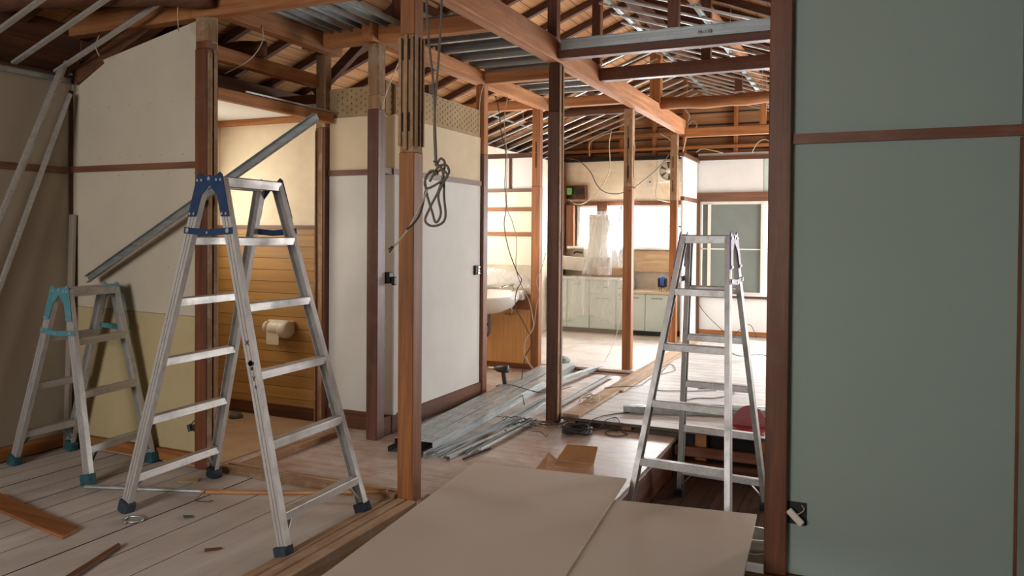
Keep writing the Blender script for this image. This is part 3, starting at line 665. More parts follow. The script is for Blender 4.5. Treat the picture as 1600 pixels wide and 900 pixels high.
# ================================================================ LADDERS
def ladder(label, A, Bf, TA, TB, z0, h, rungs, plate, feet, grp=None, tread=.05):
    """A, Bf: (near foot, far foot) xy of the two frames; TA, TB: (near top, far top) xy"""
    r = root('step_ladder', ((A[0][0]+Bf[1][0])/2, (A[0][1]+Bf[1][1])/2, z0), label, 'ladder')
    zt = z0+h
    V3 = lambda p, z: Vector((p[0], p[1], z))
    lerp = lambda p, q, t: Vector(p).lerp(Vector(q), t)
    ed = (V3(TA[1], 0)-V3(TA[0], 0)).normalized()          # from the near end to the far end
    side = (V3(Bf[0], 0)-V3(A[0], 0)).normalized()          # from frame A to frame B
    st = {}
    for fi, (ft, tp) in enumerate(((A, TA), (Bf, TB))):
        for ei in range(2):
            p, q = V3(ft[ei], z0+.02), V3(tp[ei], zt)
            d = (q-p).normalized(); inw = ed*(1 if ei == 0 else -1)
            a = side*(1 if ei == 0 else -1)
            # profile b axis = d x a must point inwards
            if d.cross(a).dot(inw) < 0: a = -a
            obj('stile', sweep(NB(), p, q, a, grooved(.052, .026)), ALU('z'), r)
            st[fi, ei] = (p, q)
            f = obj('rubber_foot', sweep(NB(), V3(ft[ei], z0)+inw*.012, V3(ft[ei], z0)+inw*.012+d*.055, a, [(-.034, -.024), (-.016, -.03), (.016, -.03), (.034, -.024), (.036, .0), (.034, .024), (-.034, .024), (-.036, 0)]), feet, r, bevel=.003)
        for zr in rungs:
            t = (zr-.02)/(h-.02)
            a0 = lerp(*st[fi, 0], t)+ed*.022; a1 = lerp(*st[fi, 1], t)-ed*.022
            s = -1 if fi == 0 else 1
            prof = [(-.019, -.014), (.019, -.024), (.019, .024), (.013, .026), (-.013, .026), (-.019, .014)]
            obj('rung', sweep(NB(), a0, a1, (0, 0, 1), [(-.017, -.022), (.017, -.022), (.02, -.018), (.02, .018), (.017, .022), (-.017, .022), (-.014, .0)]), ALU('y'), r, bevel=.0015)
        a0 = st[fi, 0][1]+ed*.012; a1 = st[fi, 1][1]-ed*.012
        obj('top_tread', sweep(NB(), a0-Vector((0, 0, .012)), a1-Vector((0, 0, .012)), (0, 0, 1), [(-.022, -.026), (.018, -.026), (.022, -.02), (.022, .02), (.018, .026), (-.022, .026), (-.016, 0)]), ALU('y'), r, bevel=.0015)
        # little diagonal brace at the bottom rung
        for ei in range(2):
            inw = ed*(1 if ei == 0 else -1)
            tb = (rungs[0]-.03)/h
            p = lerp(*st[fi, ei], max(.03, tb-.085))+inw*.02; q = lerp(*st[fi, ei], tb)+inw*.085
            obj('corner_brace', sweep(NB(), p, q, side, RECT(.016, .004)), plate if feet is TEALRUB else ALU('z'), r)
    for ei in range(2):
        inw = ed*(1 if ei == 0 else -1); out = -inw
        (pa, qa), (pb, qb) = st[0, ei], st[1, ei]
        pl = NB(); L = .165/h
        c = (qa+qb)/2+Vector((0, 0, .012))
        for (p, q, sg) in ((pa, qa, -1), (pb, qb, 1)):
            u = (q-p).normalized(); s_ = side*sg
            lo = lerp(p, q, 1-L)
            # arm covering the top of the stile, horn rising above it
            poly = [lo-s_*.025, lo+s_*.027, q+s_*.03+u*.018, q+s_*.016+u*.03, q-s_*.012+u*.012, c-s_*.0+Vector((0, 0, .004)), c-Vector((0, 0, .04)), lerp(p, q, 1-L*.45)-s_*.026]
            prism(pl, [v+out*.001 for v in poly], out*.006)
        hp = obj('hinge_plate', pl, plate, r, bevel=.0015)
        rv = NB()
        def riv(v, rad=.0065):
            n = 8; ring = []
            b1 = side; b2 = Vector((0, 0, 1))
            prism(rv, [v+out*.006+(b1*math.cos(2*math.pi*j/n)+b2*math.sin(2*math.pi*j/n))*rad for j in range(n)], out*.005)
        for (p, q, sg) in ((pa, qa, -1), (pb, qb, 1)):
            u = (q-p).normalized()
            for du, ds in ((.013, .014), (.013, -.012)):
                riv(lerp(p, q, 1-L)+u*du+side*ds*sg); riv(q+u*.0+side*(ds+.002)*sg-u*.006)
        riv(c-Vector((0, 0, .012)), .009)
        obj('rivet', rv, RIVET, hp)
        # stay linking both stiles
        t = 1-.225/h
        a, b_ = lerp(pa, qa, t), lerp(pb, qb, t)
        mdl = (a+b_)/2-Vector((0, 0, .01)); band = NB()
        e = side*.032
        sweep(band, a-e+out*.003, mdl+out*.006, (0, 0, 1), RECT(.028, .005)); sweep(band, mdl+out*.006, b_+e+out*.003, (0, 0, 1), RECT(.028, .005))
        bd = obj('locking_stay', band, plate, r, bevel=.001)
        rv = NB(); riv(a-side*.005, .011); riv(b_+side*.005, .011); riv(mdl, .006)
        obj('rivet', rv, RIVET, bd)
    return r
L1 = ladder('large aluminium step ladder with blue hinges, in front of the centre post', [(-3.115, 2.54), (-3.14, 3.12)], [(-2.085, 2.43), (-2.10, 3.01)], [(-2.625, 2.53), (-2.65, 2.93)], [(-2.515, 2.52), (-2.54, 2.92)],
       0, 1.53, (.16, .435, .71, .985, 1.26), BLUE, RUBBER)
L2 = ladder('small aluminium step ladder with teal hinges in the left corner', [(-4.30, 2.79), (-4.29, 3.14)], [(-3.615, 2.73), (-3.66, 3.18)], [(-3.965, 2.80), (-3.99, 3.13)], [(-3.855, 2.79), (-3.89, 3.12)],
       0, .985, (.17, .445, .715), TEAL, TEALRUB)
L3 = ladder('aluminium step ladder with purple hinges standing in the floor pit', [(-1.075, 3.64), (-.535, 3.60)], [(-1.01, 4.66), (-.49, 4.62)], [(-.885, 4.12), (-.63, 4.10)], [(-.875, 4.215), (-.62, 4.195)],
       -.25, 1.545, (.16, .435, .71, .985, 1.26), PURPLE, RUBBER)
# ink blot and writing on the large ladder
ink = plain('ink_blot', (34, 24, 44), .7)
bm = NB(); p, q = Vector((-2.085, 2.43, .02)), Vector((-2.515, 2.52, 1.53))
c = p.lerp(q, .49)
for k in range(9):
    an = random.uniform(0, 6.28); rr = random.uniform(0, .014)
    lathe(bm, c+Vector((math.cos(an)*rr, -.0015, math.sin(an)*rr*1.6)), [(.008, -.0008), (.008, .0012)], 8, 'y')
obj('ink_mark', bm, ink, L1)
for n_, (bd, t, sz) in enumerate((('X', .54, .03), ('Y', .445, .03), ('B', .425, .02))):
    cc = p.lerp(q, t)
    text(bd, (cc.x-.012+.012*n_*.5, cc.y-.002, cc.z), (math.pi/2, 0, 0), sz, ink, L1, 'marker_letter')

# ================================================================ PLASTERBOARD
SH = board('plasterboard_face', (202, 189, 174), .01, 1.6, None, .9)
EDGE = plain('plasterboard_edge', (214, 202, 184), .9)
def sheet(pts, z, t, label):
    bm = prism(NB(), [(x, y, z) for x, y in pts], (0, 0, t))
    bm.normal_update()
    for f in bm.faces:
        if abs(f.normal.z) < .5: f.material_index = 1
    return tag(obj('plasterboard_sheet', bm, [SH, EDGE], bevel=.0015), label, 'plasterboard')
# printed from the photo: the upper sheet overlaps the lower one
sheet([(-1.83, 3.585), (-1.045, 3.675), (-.88, 1.9), (-1.66, 1.82)], .108, .0125, 'upper left plasterboard sheet, the larger one in the foreground')
sheet([(-1.20, 3.365), (-.412, 3.477), (-.33, 1.95), (-1.09, 1.86)], .095, .0125, 'lower right plasterboard sheet tucked under the larger one')
tag(obj('plasterboard_sheet', prism(NB(), [(-1.80, 3.3, .0945), (-1.22, 3.36, .0945), (-1.10, 1.9, .0945), (-1.66, 1.86, .0945)], (0, 0, .0125)), [SH], bevel=.001), 'hidden packing sheet directly beneath the larger foreground sheet', 'plasterboard')
for y, lb in ((3.2, 'far'), (2.2, 'near')):
    tag(obj('support_trestle', box(box(B(-1.74, -.44, y-.04, y+.04, .01, .0935), -1.70, -1.62, y-.04, y+.04, -.25, .01), -.56, -.48, y-.04, y+.04, -.25, .01), W_orange('x'), bevel=.003), lb+' low wooden trestle under the plasterboard sheets', 'trestle')

# bucket at the right of the sheets
r = root('bucket', (-.435, 3.63, -.25), 'translucent white bucket with wire handle beside the dark post', 'bucket')
BK = plain('milky_plastic', (204, 206, 200), .3, 0, .03)
obj('bucket_body', lathe(NB(), (-.435, 3.63, -.25), [(.065, 0), (.07, .003), (.08, .17), (.087, .17), (.087, .182), (.083, .2), (.088, .205), (.088, .218), (.079, .218), (.075, .17), (.064, .01), (.002, .01)], 28), BK, r, smooth=True)
obj('handle', tube(NB(), [(-.435+.089*math.cos(t), 3.63-.085*math.sin(t), -.045-.05*math.sin(t)) for t in [math.pi*k/12 for k in range(13)]], .004, 6, False), WHITEP, r)
for i, (a, b_, c_, d_) in enumerate(((-.43, -.33, 3.3, 3.36), (-.42, -.35, 3.42, 3.46))):
    tag(obj('wood_offcut', B(a, b_, c_, d_, -.25, -.21-.0*i), W_pale('x'), bevel=.002), ('larger' if i == 0 else 'smaller')+' pale timber offcut on the ground near the bucket', 'offcut')

# ================================================================ MIDDLE FLOOR ITEMS
def channel(p, q, w_, h_, label, group=None, up=(0, 0, 1), name='steel_stud', axis='y', flip=False, lip=.006):
    d = (Vector(q)-Vector(p)).normalized(); a = d.cross(Vector(up)).normalized()
    if not flip: a = -a          # web on the ground, flanges up
    return tag(obj(name, sweep(NB(), p, q, a, CH(w_, h_, .0022, lip)), STEEL(axis)), label, 'steel stud', group)
# wide bundle along the closet wall
g1 = 'wide steel studs stacked along the closet wall'
k1 = 0
for layer, n_, z in ((0, 3, -.019), (1, 3, .0175)):
    for i in range(n_):
        x0 = -2.575+.09*i+layer*.008; x1 = -2.79+.093*i+layer*.008
        y0_ = 3.98+random.uniform(-.03, .05)+(.05*layer); y1_ = 6.9+random.uniform(0, .25)
        flip_ = layer == 1
        zz = z+.036 if flip_ else z
        o = channel((x0, y0_, zz), (x1, y1_, zz), .086, .0355, 'wide galvanised steel stud in the stack beside the closet wall', g1, flip=flip_, up=(0, 0, 1))
        if flip_:
            bm = NB(); d_ = Vector((x1-x0, y1_-y0_, 0)).normalized(); a_ = Vector((d_.y, -d_.x, 0)); L_ = (Vector((x1, y1_, 0))-Vector((x0, y0_, 0))).length
            t = .12
            while t < L_-.1:
                for sg in (-1, 1):
                    c_ = Vector((x0, y0_, zz+.0003))+d_*t+a_*.018*sg
                    prism(bm, [c_+d_*.016+a_*.004, c_+d_*.016-a_*.004, c_-d_*.016-a_*.004, c_-d_*.016+a_*.004], (0, 0, .0006))
                t += .2
            obj('punched_slots', bm, plain('slot_grey', (132, 140, 140), .6), o)['kind'] = 'stuff'
# narrow bundle in the middle
g2 = 'narrow steel channels scattered in the middle of the floor'
nb = [((-2.35, 3.96), (-2.28, 4.9)), ((-2.31, 4.02), (-2.2, 5.1)), ((-2.26, 4.0), (-2.34, 5.9)), ((-2.215, 4.0), (-2.14, 5.02)), ((-2.15, 4.13), (-2.3, 5.9)), ((-2.11, 4.2), (-2.10, 5.05)), ((-2.2, 4.6), (-2.18, 6.9)), ((-2.12, 5.3), (-2.14, 6.95))]
for i, (a, b_) in enumerate(nb):
    z = -.019+(.017 if i % 2 else 0)
    channel((a[0], a[1], z), (b_[0], b_[1], z), .03, .016, 'narrow galvanised channel lying on the brown floor beside the dark post', g2, flip=i % 3 == 0, lip=0)
tag(obj('steel_stud', sweep(NB(), (-2.57, 5.0, .052), (-2.35, 7.3, .03), (1, 0, 0), CH(.05, .03, .002)), STEEL('y')), 'bright steel stud lying askew over the stack, reaching the kitchen floor', 'steel stud')
tag(obj('plastic_rag', lathe(NB(), (-2.78, 7.35, .023), [(.09, 0), (.1, .02), (.07, .05), (.03, .06)], 9), plain('grey_green_rag', (120, 130, 126), .7, 0, .3, 20, .5), smooth=True), 'crumpled grey-green packaging at the far end of the stud stack', 'packaging')
channel((-1.57, 5.42, .033), (-.45, 5.78, .033), .05, .05, 'steel stud lying on the raised floor behind the ladder', axis='x', lip=.01)
channel((-1.1, 5.78, .033), (-.4, 5.95, .033), .05, .03, 'second steel stud further back on the raised floor', axis='x', lip=.01)
tag(obj('metal_rod', tube(NB(), [(-2.124, 4.02, -.012), (-2.083, 4.3, -.012)], .006, 6, False), DARK), 'short dark rod on the brown floor', 'rod')
# red dustpan
RED = plain('red_plastic', (150, 52, 54), .45, 0, .06)
r = root('dustpan', (-.68, 5.42, .033), 'dull red plastic dustpan on the raised floor behind the ladder', 'dustpan')
bm = NB(); rings = []
for k in range(13):
    t = math.pi*k/12
    rings.append((-.69+.115*math.cos(t), 5.28, .033+.14*math.sin(t)))
pan = NB()
prism(pan, [(x, 5.36+.03*(z-.033)/.14, z) for x, y, z in rings], (0, .006, 0))
prism(pan, [(-.805, 5.18, .034), (-.575, 5.18, .034), (-.575, 5.37, .036), (-.805, 5.37, .036)], (0, 0, .004))
obj('pan', pan, RED, r)
# cardboard
r = root('cardboard_box', (-1.47, 4.07, -.02), 'flattened brown cardboard box lying behind the plasterboard', 'box')
a, b_, c_, d_ = Vector((-1.545, 3.87, -.019)), Vector((-1.335, 3.9, -.019)), Vector((-1.365, 4.14, -.019)), Vector((-1.58, 4.12, -.019))
obj('box_body', prism(NB(), [a, b_, c_, d_], (0, 0, .045)), CARD, r, bevel=.003)
up = Vector((0, 0, .045))
obj('flap', prism(NB(), [d_+up, c_+up, c_+Vector((-.02, .13, .105)), d_+Vector((.02, .12, .105))], (0, -.003, .003)), CARD, r)
obj('flap', prism(NB(), [a+up, d_+up, d_+Vector((-.06, .02, .075)), a+Vector((-.07, .02, .05))], (.003, 0, .003)), CARD, r)
obj('tape', prism(NB(), [a*.5+d_*.5+up, b_*.5+c_*.5+up, (b_*.45+c_*.55)+up, (a*.45+d_*.55)+up], (0, 0, .001)), plain('packing_tape', (196, 160, 112), .25), r)
# dark gaps by the centre post: rag
tag(obj('rag', lathe(NB(), (-1.86, 3.44, -.02), [(.05, 0), (.055, .012), (.04, .03), (.015, .035)], 9), plain('dusty_rag', (110, 98, 86), .9, 0, .5, 40, .8), smooth=True), 'crumpled dusty rag on the floor right of the centre post', 'rag')

# cable coil
bm = NB(); pts = []
for k in range(150):
    t = k*.42; rr = .085+.012*math.sin(k*.9)+.006*math.sin(k*2.3)
    pts.append((-1.735+rr*math.cos(t), 4.90+rr*.95*math.sin(t), -.014+.0003*k+.004*math.sin(k*1.7)))
r = tag(obj('cable_coil', tube(bm, pts, .0045, 6, True, 2), CABLED, smooth=True), 'round coil of dark cable on the floor by the dark post', 'cable')
wire('loose_cable', 'small loop of dark cable on the floor right of the coil', 'cable', [(-1.68, 4.96, -.012), (-1.62, 5.02, .0), (-1.6, 5.09, .04), (-1.56, 5.2, .04), (-1.50, 5.09, .04), (-1.47, 5.05, -.012), (-1.42, 5.0, -.015), (-1.47, 4.93, -.015), (-1.55, 4.95, -.015), (-1.56, 5.02, -.012), (-1.5, 5.05, -.01)], .0035, CABLED)
wire('loose_cable', 'dark cable snaking back over the raised floor from the coil', 'cable', [(-1.70, 5.0, -.01), (-1.69, 5.09, .036), (-1.62, 5.3, .037), (-1.45, 5.5, .037), (-1.35, 5.75, .037), (-1.2, 6.1, .037), (-1.05, 6.2, .037), (-.95, 6.45, .037), (-1.05, 6.6, .037), (-1.25, 6.5, .037)], .0035, CABLED)
wire('loose_cable', 'dark cable crossing the sill beside the kitchen post', 'cable', [(-1.93, 6.1, .054), (-1.80, 6.25, .055), (-1.72, 6.4, .04), (-1.72, 6.9, .037), (-1.62, 7.3, .037), (-1.75, 7.6, .037), (-1.6, 6.4, .037), (-1.35, 6.35, .037), (-1.1, 6.5, .037)], .003, CABLED)
wire('loose_cable', 'dark cable strewn across the far part of the rear floor', 'cable', [(-1.7, 8.6, .036), (-1.4, 8.8, .036), (-1.2, 8.5, .036), (-1.0, 8.7, .036), (-.8, 8.3, .036), (-.65, 8.1, .036), (-.5, 7.6, .036)], .003, CABLED)
wire('loose_cable', 'thin dark cable drooping down the white wall under the rear window', 'cable', [(-1.97, 10.12, .62), (-1.96, 10.12, .45), (-1.85, 10.1, .3), (-1.68, 10.1, .14), (-1.55, 10.08, .04), (-1.4, 10.05, .15), (-1.3, 10.05, .2), (-1.22, 10.05, .05)], .004, CABLED)
random.seed(3)
bm = NB()
for k in range(11):
    pts = []; x, y = -2.17+random.uniform(-.05, .05), 4.95+random.uniform(-.1, .1); an = random.uniform(-1, 1)
    for j in range(9):
        pts.append((x, y, -.012+.02*abs(math.sin(j+k)))); an += random.uniform(-.9, .9); x += .055*math.cos(an)*(1 if j < 6 else .3); y += .07*math.sin(an)*.8
        x = max(-2.32, min(-1.84, x)); y = max(4.68, min(5.06, y))
    tube(bm, pts, .0028, 5)
tag(obj('tangled_wire', bm, CABLE, smooth=True), 'loose tangle of thin grey wires on the floor at the foot of the dark post', 'wire', kind='stuff')
bm = NB()
for k in range(4):
    pts = []
    for j in range(14):
        t = j*.75+k; pts.append((-1.90+.05*math.cos(t)*(1+.2*k), 5.55+.14*math.sin(t*.9)+.05*k, .06+.012*math.sin(j*2+k)))
    tube(bm, pts, .0028, 5)
tag(obj('tangled_wire', bm, CABLEW, smooth=True), 'pale tangled wire on the metal tracks behind the dark post', 'wire', kind='stuff')
# drill
r = root('cordless_drill', (-2.76, 5.9, -.02), 'black cordless drill standing on the floor by the washroom door', 'drill')
DR = plain('drill_black', (48, 42, 38), .5, 0, .2)
obj('motor_housing', tube(NB(), [(-2.83, 5.9, .175), (-2.80, 5.9, .175), (-2.75, 5.9, .176), (-2.70, 5.9, .178)], [.008, .026, .034, .03], 12, False), DR, r, smooth=True)
obj('chuck', tube(NB(), [(-2.88, 5.9, .176), (-2.83, 5.9, .176)], .011, 10, False), CHROME, r)
obj('grip', sweep(NB(), (-2.745, 5.9, .155), (-2.725, 5.9, .04), (1, 0, 0), RECT(.036, .03)), DR, r, bevel=.006)
obj('battery', B(-2.80, -2.69, 5.865, 5.935, -.02, .04), DR, r, bevel=.008)
wire('drill_strap', 'dark cable trailing over the floor from the drill', 'cable', [(-2.70, 5.88, .05), (-2.62, 5.8, .07), (-2.5, 5.75, .065), (-2.35, 5.7, .055), (-2.3, 5.9, .03), (-2.25, 6.2, .02)], .004, CABLED)

# ================================================================ LEFT ROOM ITEMS
tag(obj('loose_plank', prism(NB(), [(-3.85, 2.44, .002), (-3.09, 2.30, .002), (-3.065, 2.20, .002), (-3.62, 2.29, .002), (-3.85, 2.33, .002)], (0, 0, .014)), W_orange('x'), bevel=.002), 'broken orange-brown plank lying on the floorboards at the far left', 'plank')
tag(obj('wood_stick', prism(NB(), [(-2.80, 2.26, .002), (-2.77, 2.245, .002), (-2.62, 1.83, .002), (-2.67, 1.84, .002)], (0, 0, .013)), W_dark('y'), bevel=.002), 'narrow splintered stick on the floorboards at the bottom left', 'stick')
tag(obj('metal_pipe', tube(NB(), [(-3.56, 2.68, .016), (-2.95, 2.88, .02)], .011, 10, False), STEEL('x')), 'grey metal pipe on the floorboards between the two ladders', 'pipe')
tag(obj('wooden_pole', tube(NB(), [(-2.97, 2.865, .02), (-2.55, 3.0, .035), (-2.1, 3.19, .052)], .012, 10, False), wood('honey_pole', (204, 150, 92), (170, 116, 66), 'x', .45)), 'honey-coloured round wooden pole on the floor under the large ladder', 'pole')
wire('loose_wire', 'curl of thin black wire by the wooden pole', 'wire', [(-2.94, 2.86, .03), (-2.95, 2.83, .01), (-2.93, 2.79, .005), (-2.87, 2.8, .005), (-2.86, 2.83, .004)], .0018, CABLED)
tag(obj('metal_clip', tube(NB(), [(-2.98, 2.44, .006), (-3.02, 2.46, .006), (-3.03, 2.5, .006), (-2.98, 2.52, .006), (-2.94, 2.49, .006), (-2.96, 2.46, .006), (-3.0, 2.45, .006)], .006, 6), STEEL('x'), smooth=True), 'small pale metal clip on the floorboards in front of the large ladder', 'clip')
tag(obj('paper_scrap', prism(NB(), [(-3.28, 3.02, .002), (-3.18, 3.06, .002), (-3.14, 3.0, .002), (-3.23, 2.96, .002)], (0, 0, .004)), plain('buff_paper', (186, 166, 128), .9)), 'buff square scrap lying behind the large ladder', 'scrap')
tag(obj('wood_chip', prism(NB(), [(-2.45, 2.38, .002), (-2.40, 2.42, .002), (-2.385, 2.41, .002), (-2.43, 2.36, .002)], (0, 0, .004)), W_dark('x')), 'small dark wood chip on the boards left of the front ladder foot', 'chip')
tag(obj('wood_chip', prism(NB(), [(-2.83, 2.62, .002), (-2.79, 2.64, .002), (-2.77, 2.62, .002), (-2.80, 2.60, .002)], (0, 0, .003)), plain('green_scrap', (70, 84, 70), .9)), 'tiny greenish scrap on the boards between the ladder legs', 'chip')
# leaning channels in the left corner
for (p, q, lb) in (((-4.33, 2.18, .0), (-4.33, 3.13, 2.31), 'tallest steel channel leaning in the left corner'), ((-4.27, 2.14, .0), (-4.31, 3.08, 2.26), 'steel channel leaning beside the tallest one in the left corner'), ((-4.2, 2.28, .0), (-4.33, 3.15, 2.12), 'shortest steel channel leaning in the left corner')):
    tag(obj('leaning_channel', sweep(NB(), p, q, (1, 0, 0), CH(.022, .02, .002)), MB), lb, 'channel')
tag(obj('corner_strip', sweep(NB(), (-4.345, 3.14, .002), (-4.365, 3.195, 1.4), (1, 0, 0), CH(.042, .018, .002)), plain('pale_grey_strip', (160, 150, 134), .5, .3)), 'pale upright strip standing in the wall corner behind the small ladder', 'strip')
tag(obj('diagonal_channel', sweep(NB(), (-4.13, 3.13, 1.02), (-2.46, 3.11, 1.87), (0, 0, 1), CH(.042, .024, .0025, 0)), STEEL('x')), 'long steel channel slanting up from the small ladder past the left post', 'channel')
# socket box in the back wall
r = root('socket_box', (-3.345, 3.222, .24), 'broken open socket with dangling wires low on the back wall', 'socket')
obj('recess', B(-3.345, -3.285, 3.212, 3.224, .2, .29), BLACK, r)
obj('dangling_wire', tube(NB(), [(-3.32, 3.21, .27), (-3.36, 3.19, .26), (-3.39, 3.19, .22), (-3.37, 3.2, .2)], .003, 6), CABLED, r)
obj('plug', tube(NB(), [(-3.40, 3.19, .235), (-3.385, 3.19, .2)], .014, 8, False), BLACK, r)
# socket in green wall
r = root('wall_socket', (-.225, 3.148, .25), 'cream switch hanging out of a square hole in the green wall', 'socket')
obj('recess', B(-.26, -.192, 3.1465, 3.16, .205, .29), BLACK, r)
obj('switch_body', sweep(NB(), (-.256, 3.128, .262), (-.205, 3.118, .216), (0, .3, 1), RECT(.026, .02)), WHITEP, r, bevel=.004)
obj('dangling_wire', tube(NB(), [(-.21, 3.146, .28), (-.20, 3.13, .27), (-.215, 3.125, .255), (-.235, 3.125, .245)], .002, 6), CABLEW, r)
# black boxes
r = root('junction_box', (-2.815, 4.28, .96), 'black junction box on the closet wall beside the purple-brown post', 'junction box')
obj('box_body', B(-2.852, -2.80, 4.262, 4.31, .975, 1.05), BLACK, r, bevel=.004)
obj('connector', B(-2.80, -2.775, 4.28, 4.32, .965, 1.02), BLACK, r, bevel=.006)
r = root('junction_box', (-2.84, 5.6, .97), 'black switch box at the far edge of the closet wall', 'junction box')
obj('box_body', B(-2.85, -2.83, 5.55, 5.62, .975, 1.05), BLACK, r, bevel=.003)
obj('connector', box(box(B(-2.83, -2.818, 5.575, 5.6, 1.03, 1.042), -2.83, -2.818, 5.575, 5.6, 1.005, 1.017), -2.83, -2.818, 5.575, 5.6, .982, .994), CHROME, r)

# toilet paper holder
r = root('toilet_roll_holder', (-3.77, 4.33, .6), 'white toilet roll holder with paper on the wood-panelled alcove wall', 'roll holder')
obj('end_cap', lathe(NB(), (-3.87, 4.33, .63), [(.035, -.012), (.045, 0), (.045, .012), (.035, .02)], 20, 'x'), WHITEP, r, smooth=True)
obj('cover', lathe(NB(), (-3.72, 4.31, .63), [(.05, -.09), (.052, -.08), (.052, .06), (.045, .07)], 24, 'x'), WHITEP, r, smooth=True)
obj('side_lid', lathe(NB(), (-3.66, 4.29, .63), [(.058, -.04), (.06, -.03), (.06, .02), (.05, .03), (.03, .032)], 24, 'x'), WHITEP, r, smooth=True)
obj('back_plate', B(-3.88, -3.66, 4.35, 4.384, .59, .68), WHITEP, r, bevel=.005)
obj('paper', B(-3.82, -3.71, 4.268, 4.271, .52, .63), plain('tissue', (214, 200, 178), .9), r)
tag(obj('slipper', lathe(NB(), (-4.05, 4.22, -.012), [(.045, 0), (.05, .012), (.035, .035), (.012, .042)], 14), plain('grey_slipper', (92, 90, 88), .7, 0, .2), smooth=True), 'small dark grey slipper toe on the alcove floor', 'slipper')

# ================================================================ HANGING CABLES
KX, KY = -1.725, 3.0
r = root('hanging_cable', (KX, KY, 1.55), 'long grey cable hanging from the roof and knotted in loops in front of the closet', 'cable')
obj('hanging_strand', tube(NB(), [(-1.80, 3.0, 3.2), (-1.787, 3.0, 2.45), (-1.775, 3.0, 2.2), (-1.745, 3.0, 1.95), (-1.735, 3.0, 1.75), (-1.728, 3.0, 1.6)], .0055, 8), CABLE, r, smooth=True)
obj('hanging_strand', tube(NB(), [(-1.69, 3.0, 3.2), (-1.705, 3.0, 2.4), (-1.715, 3.0, 2.15), (-1.735, 3.002, 1.9), (-1.742, 3.004, 1.75), (-1.732, 3.002, 1.6)], .0055, 8), CABLE, r, smooth=True)
def loop(pts, r_=.0055): return obj('cable_loop', tube(NB(), [(x, y, z) for x, y, z in pts], r_, 8), CABLE, r, smooth=True)
loop([(-1.73, 3.0, 1.6), (-1.70, 2.99, 1.63), (-1.68, 2.99, 1.6), (-1.70, 2.98, 1.5), (-1.745, 2.98, 1.42), (-1.775, 2.985, 1.36), (-1.74, 2.98, 1.335), (-1.69, 2.98, 1.345), (-1.672, 2.985, 1.38), (-1.68, 2.985, 1.46), (-1.685, 2.99, 1.55), (-1.70, 2.99, 1.58), (-1.74, 3.0, 1.56)])
loop([(-1.735, 2.99, 1.58), (-1.77, 2.98, 1.55), (-1.765, 2.98, 1.48), (-1.735, 2.975, 1.4), (-1.715, 2.975, 1.35), (-1.69, 2.975, 1.39), (-1.70, 2.97, 1.47), (-1.665, 2.97, 1.54), (-1.65, 2.975, 1.57), (-1.67, 2.98, 1.6), (-1.71, 2.98, 1.59), (-1.75, 2.98, 1.53)])
loop([(-1.74, 3.0, 1.62), (-1.69, 2.97, 1.59), (-1.655, 2.97, 1.55), (-1.70, 2.965, 1.52), (-1.755, 2.97, 1.5), (-1.775, 2.98, 1.53), (-1.74, 2.97, 1.575), (-1.70, 2.965, 1.56)])
obj('cable_tail', tube(NB(), [(-1.76, 2.98, 1.5), (-1.775, 2.97, 1.45), (-1.81, 2.97, 1.39), (-1.86, 2.98, 1.32), (-1.92, 2.99, 1.26), (-1.95, 3.0, 1.245)], .0045, 8), CABLEW, r, smooth=True)
obj('cable_tail', tube(NB(), [(-1.77, 2.98, 1.49), (-1.79, 2.975, 1.4), (-1.82, 2.97, 1.35), (-1.86, 2.97, 1.32)], .005, 8), CABLED, r, smooth=True)
obj('stripped_end', tube(NB(), [(-1.945, 3.0, 1.25), (-1.975, 3.0, 1.228)], .0035, 6, False), BLACK, r)
obj('stripped_end', tube(NB(), [(-1.945, 3.0, 1.247), (-1.97, 3.0, 1.215)], .0035, 6, False), BLACK, r)
# roof wires in the left room
wire('loose_wire', 'pale wire stub poking down above the left wall, nearest the corner', 'wire', [(-4.0, 3.1, 2.42), (-4.03, 3.1, 2.36), (-4.0, 3.1, 2.3)], .003, CABLEW)
wire('loose_wire', 'pale wire hanging down over the top of the left wall beside the left post', 'wire', [(-3.37, 3.1, 2.62), (-3.39, 3.1, 2.5), (-3.385, 3.1, 2.38)], .003, CABLEW)
wire('loose_wire', 'pale wire curving down behind the left post in the roof space', 'wire', [(-3.258, 3.6, 2.52), (-3.24, 3.58, 2.42), (-3.26, 3.5, 2.3), (-3.4, 3.45, 2.22)], .003, CABLEW)
wire('loose_wire', 'pale cable running down the closet wall between the two front posts', 'wire', [(-2.62, 4.17, 2.52), (-2.66, 4.165, 2.4), (-2.74, 4.17, 2.25), (-2.82, 4.2, 2.1), (-2.82, 4.25, 2.05)], .004, CABLEW)
wire('loose_wire', 'pale cable looping down the far closet post from the beam', 'wire', [(-2.74, 5.5, 2.5), (-2.78, 5.5, 2.35), (-2.81, 5.55, 2.1)], .004, CABLEW)
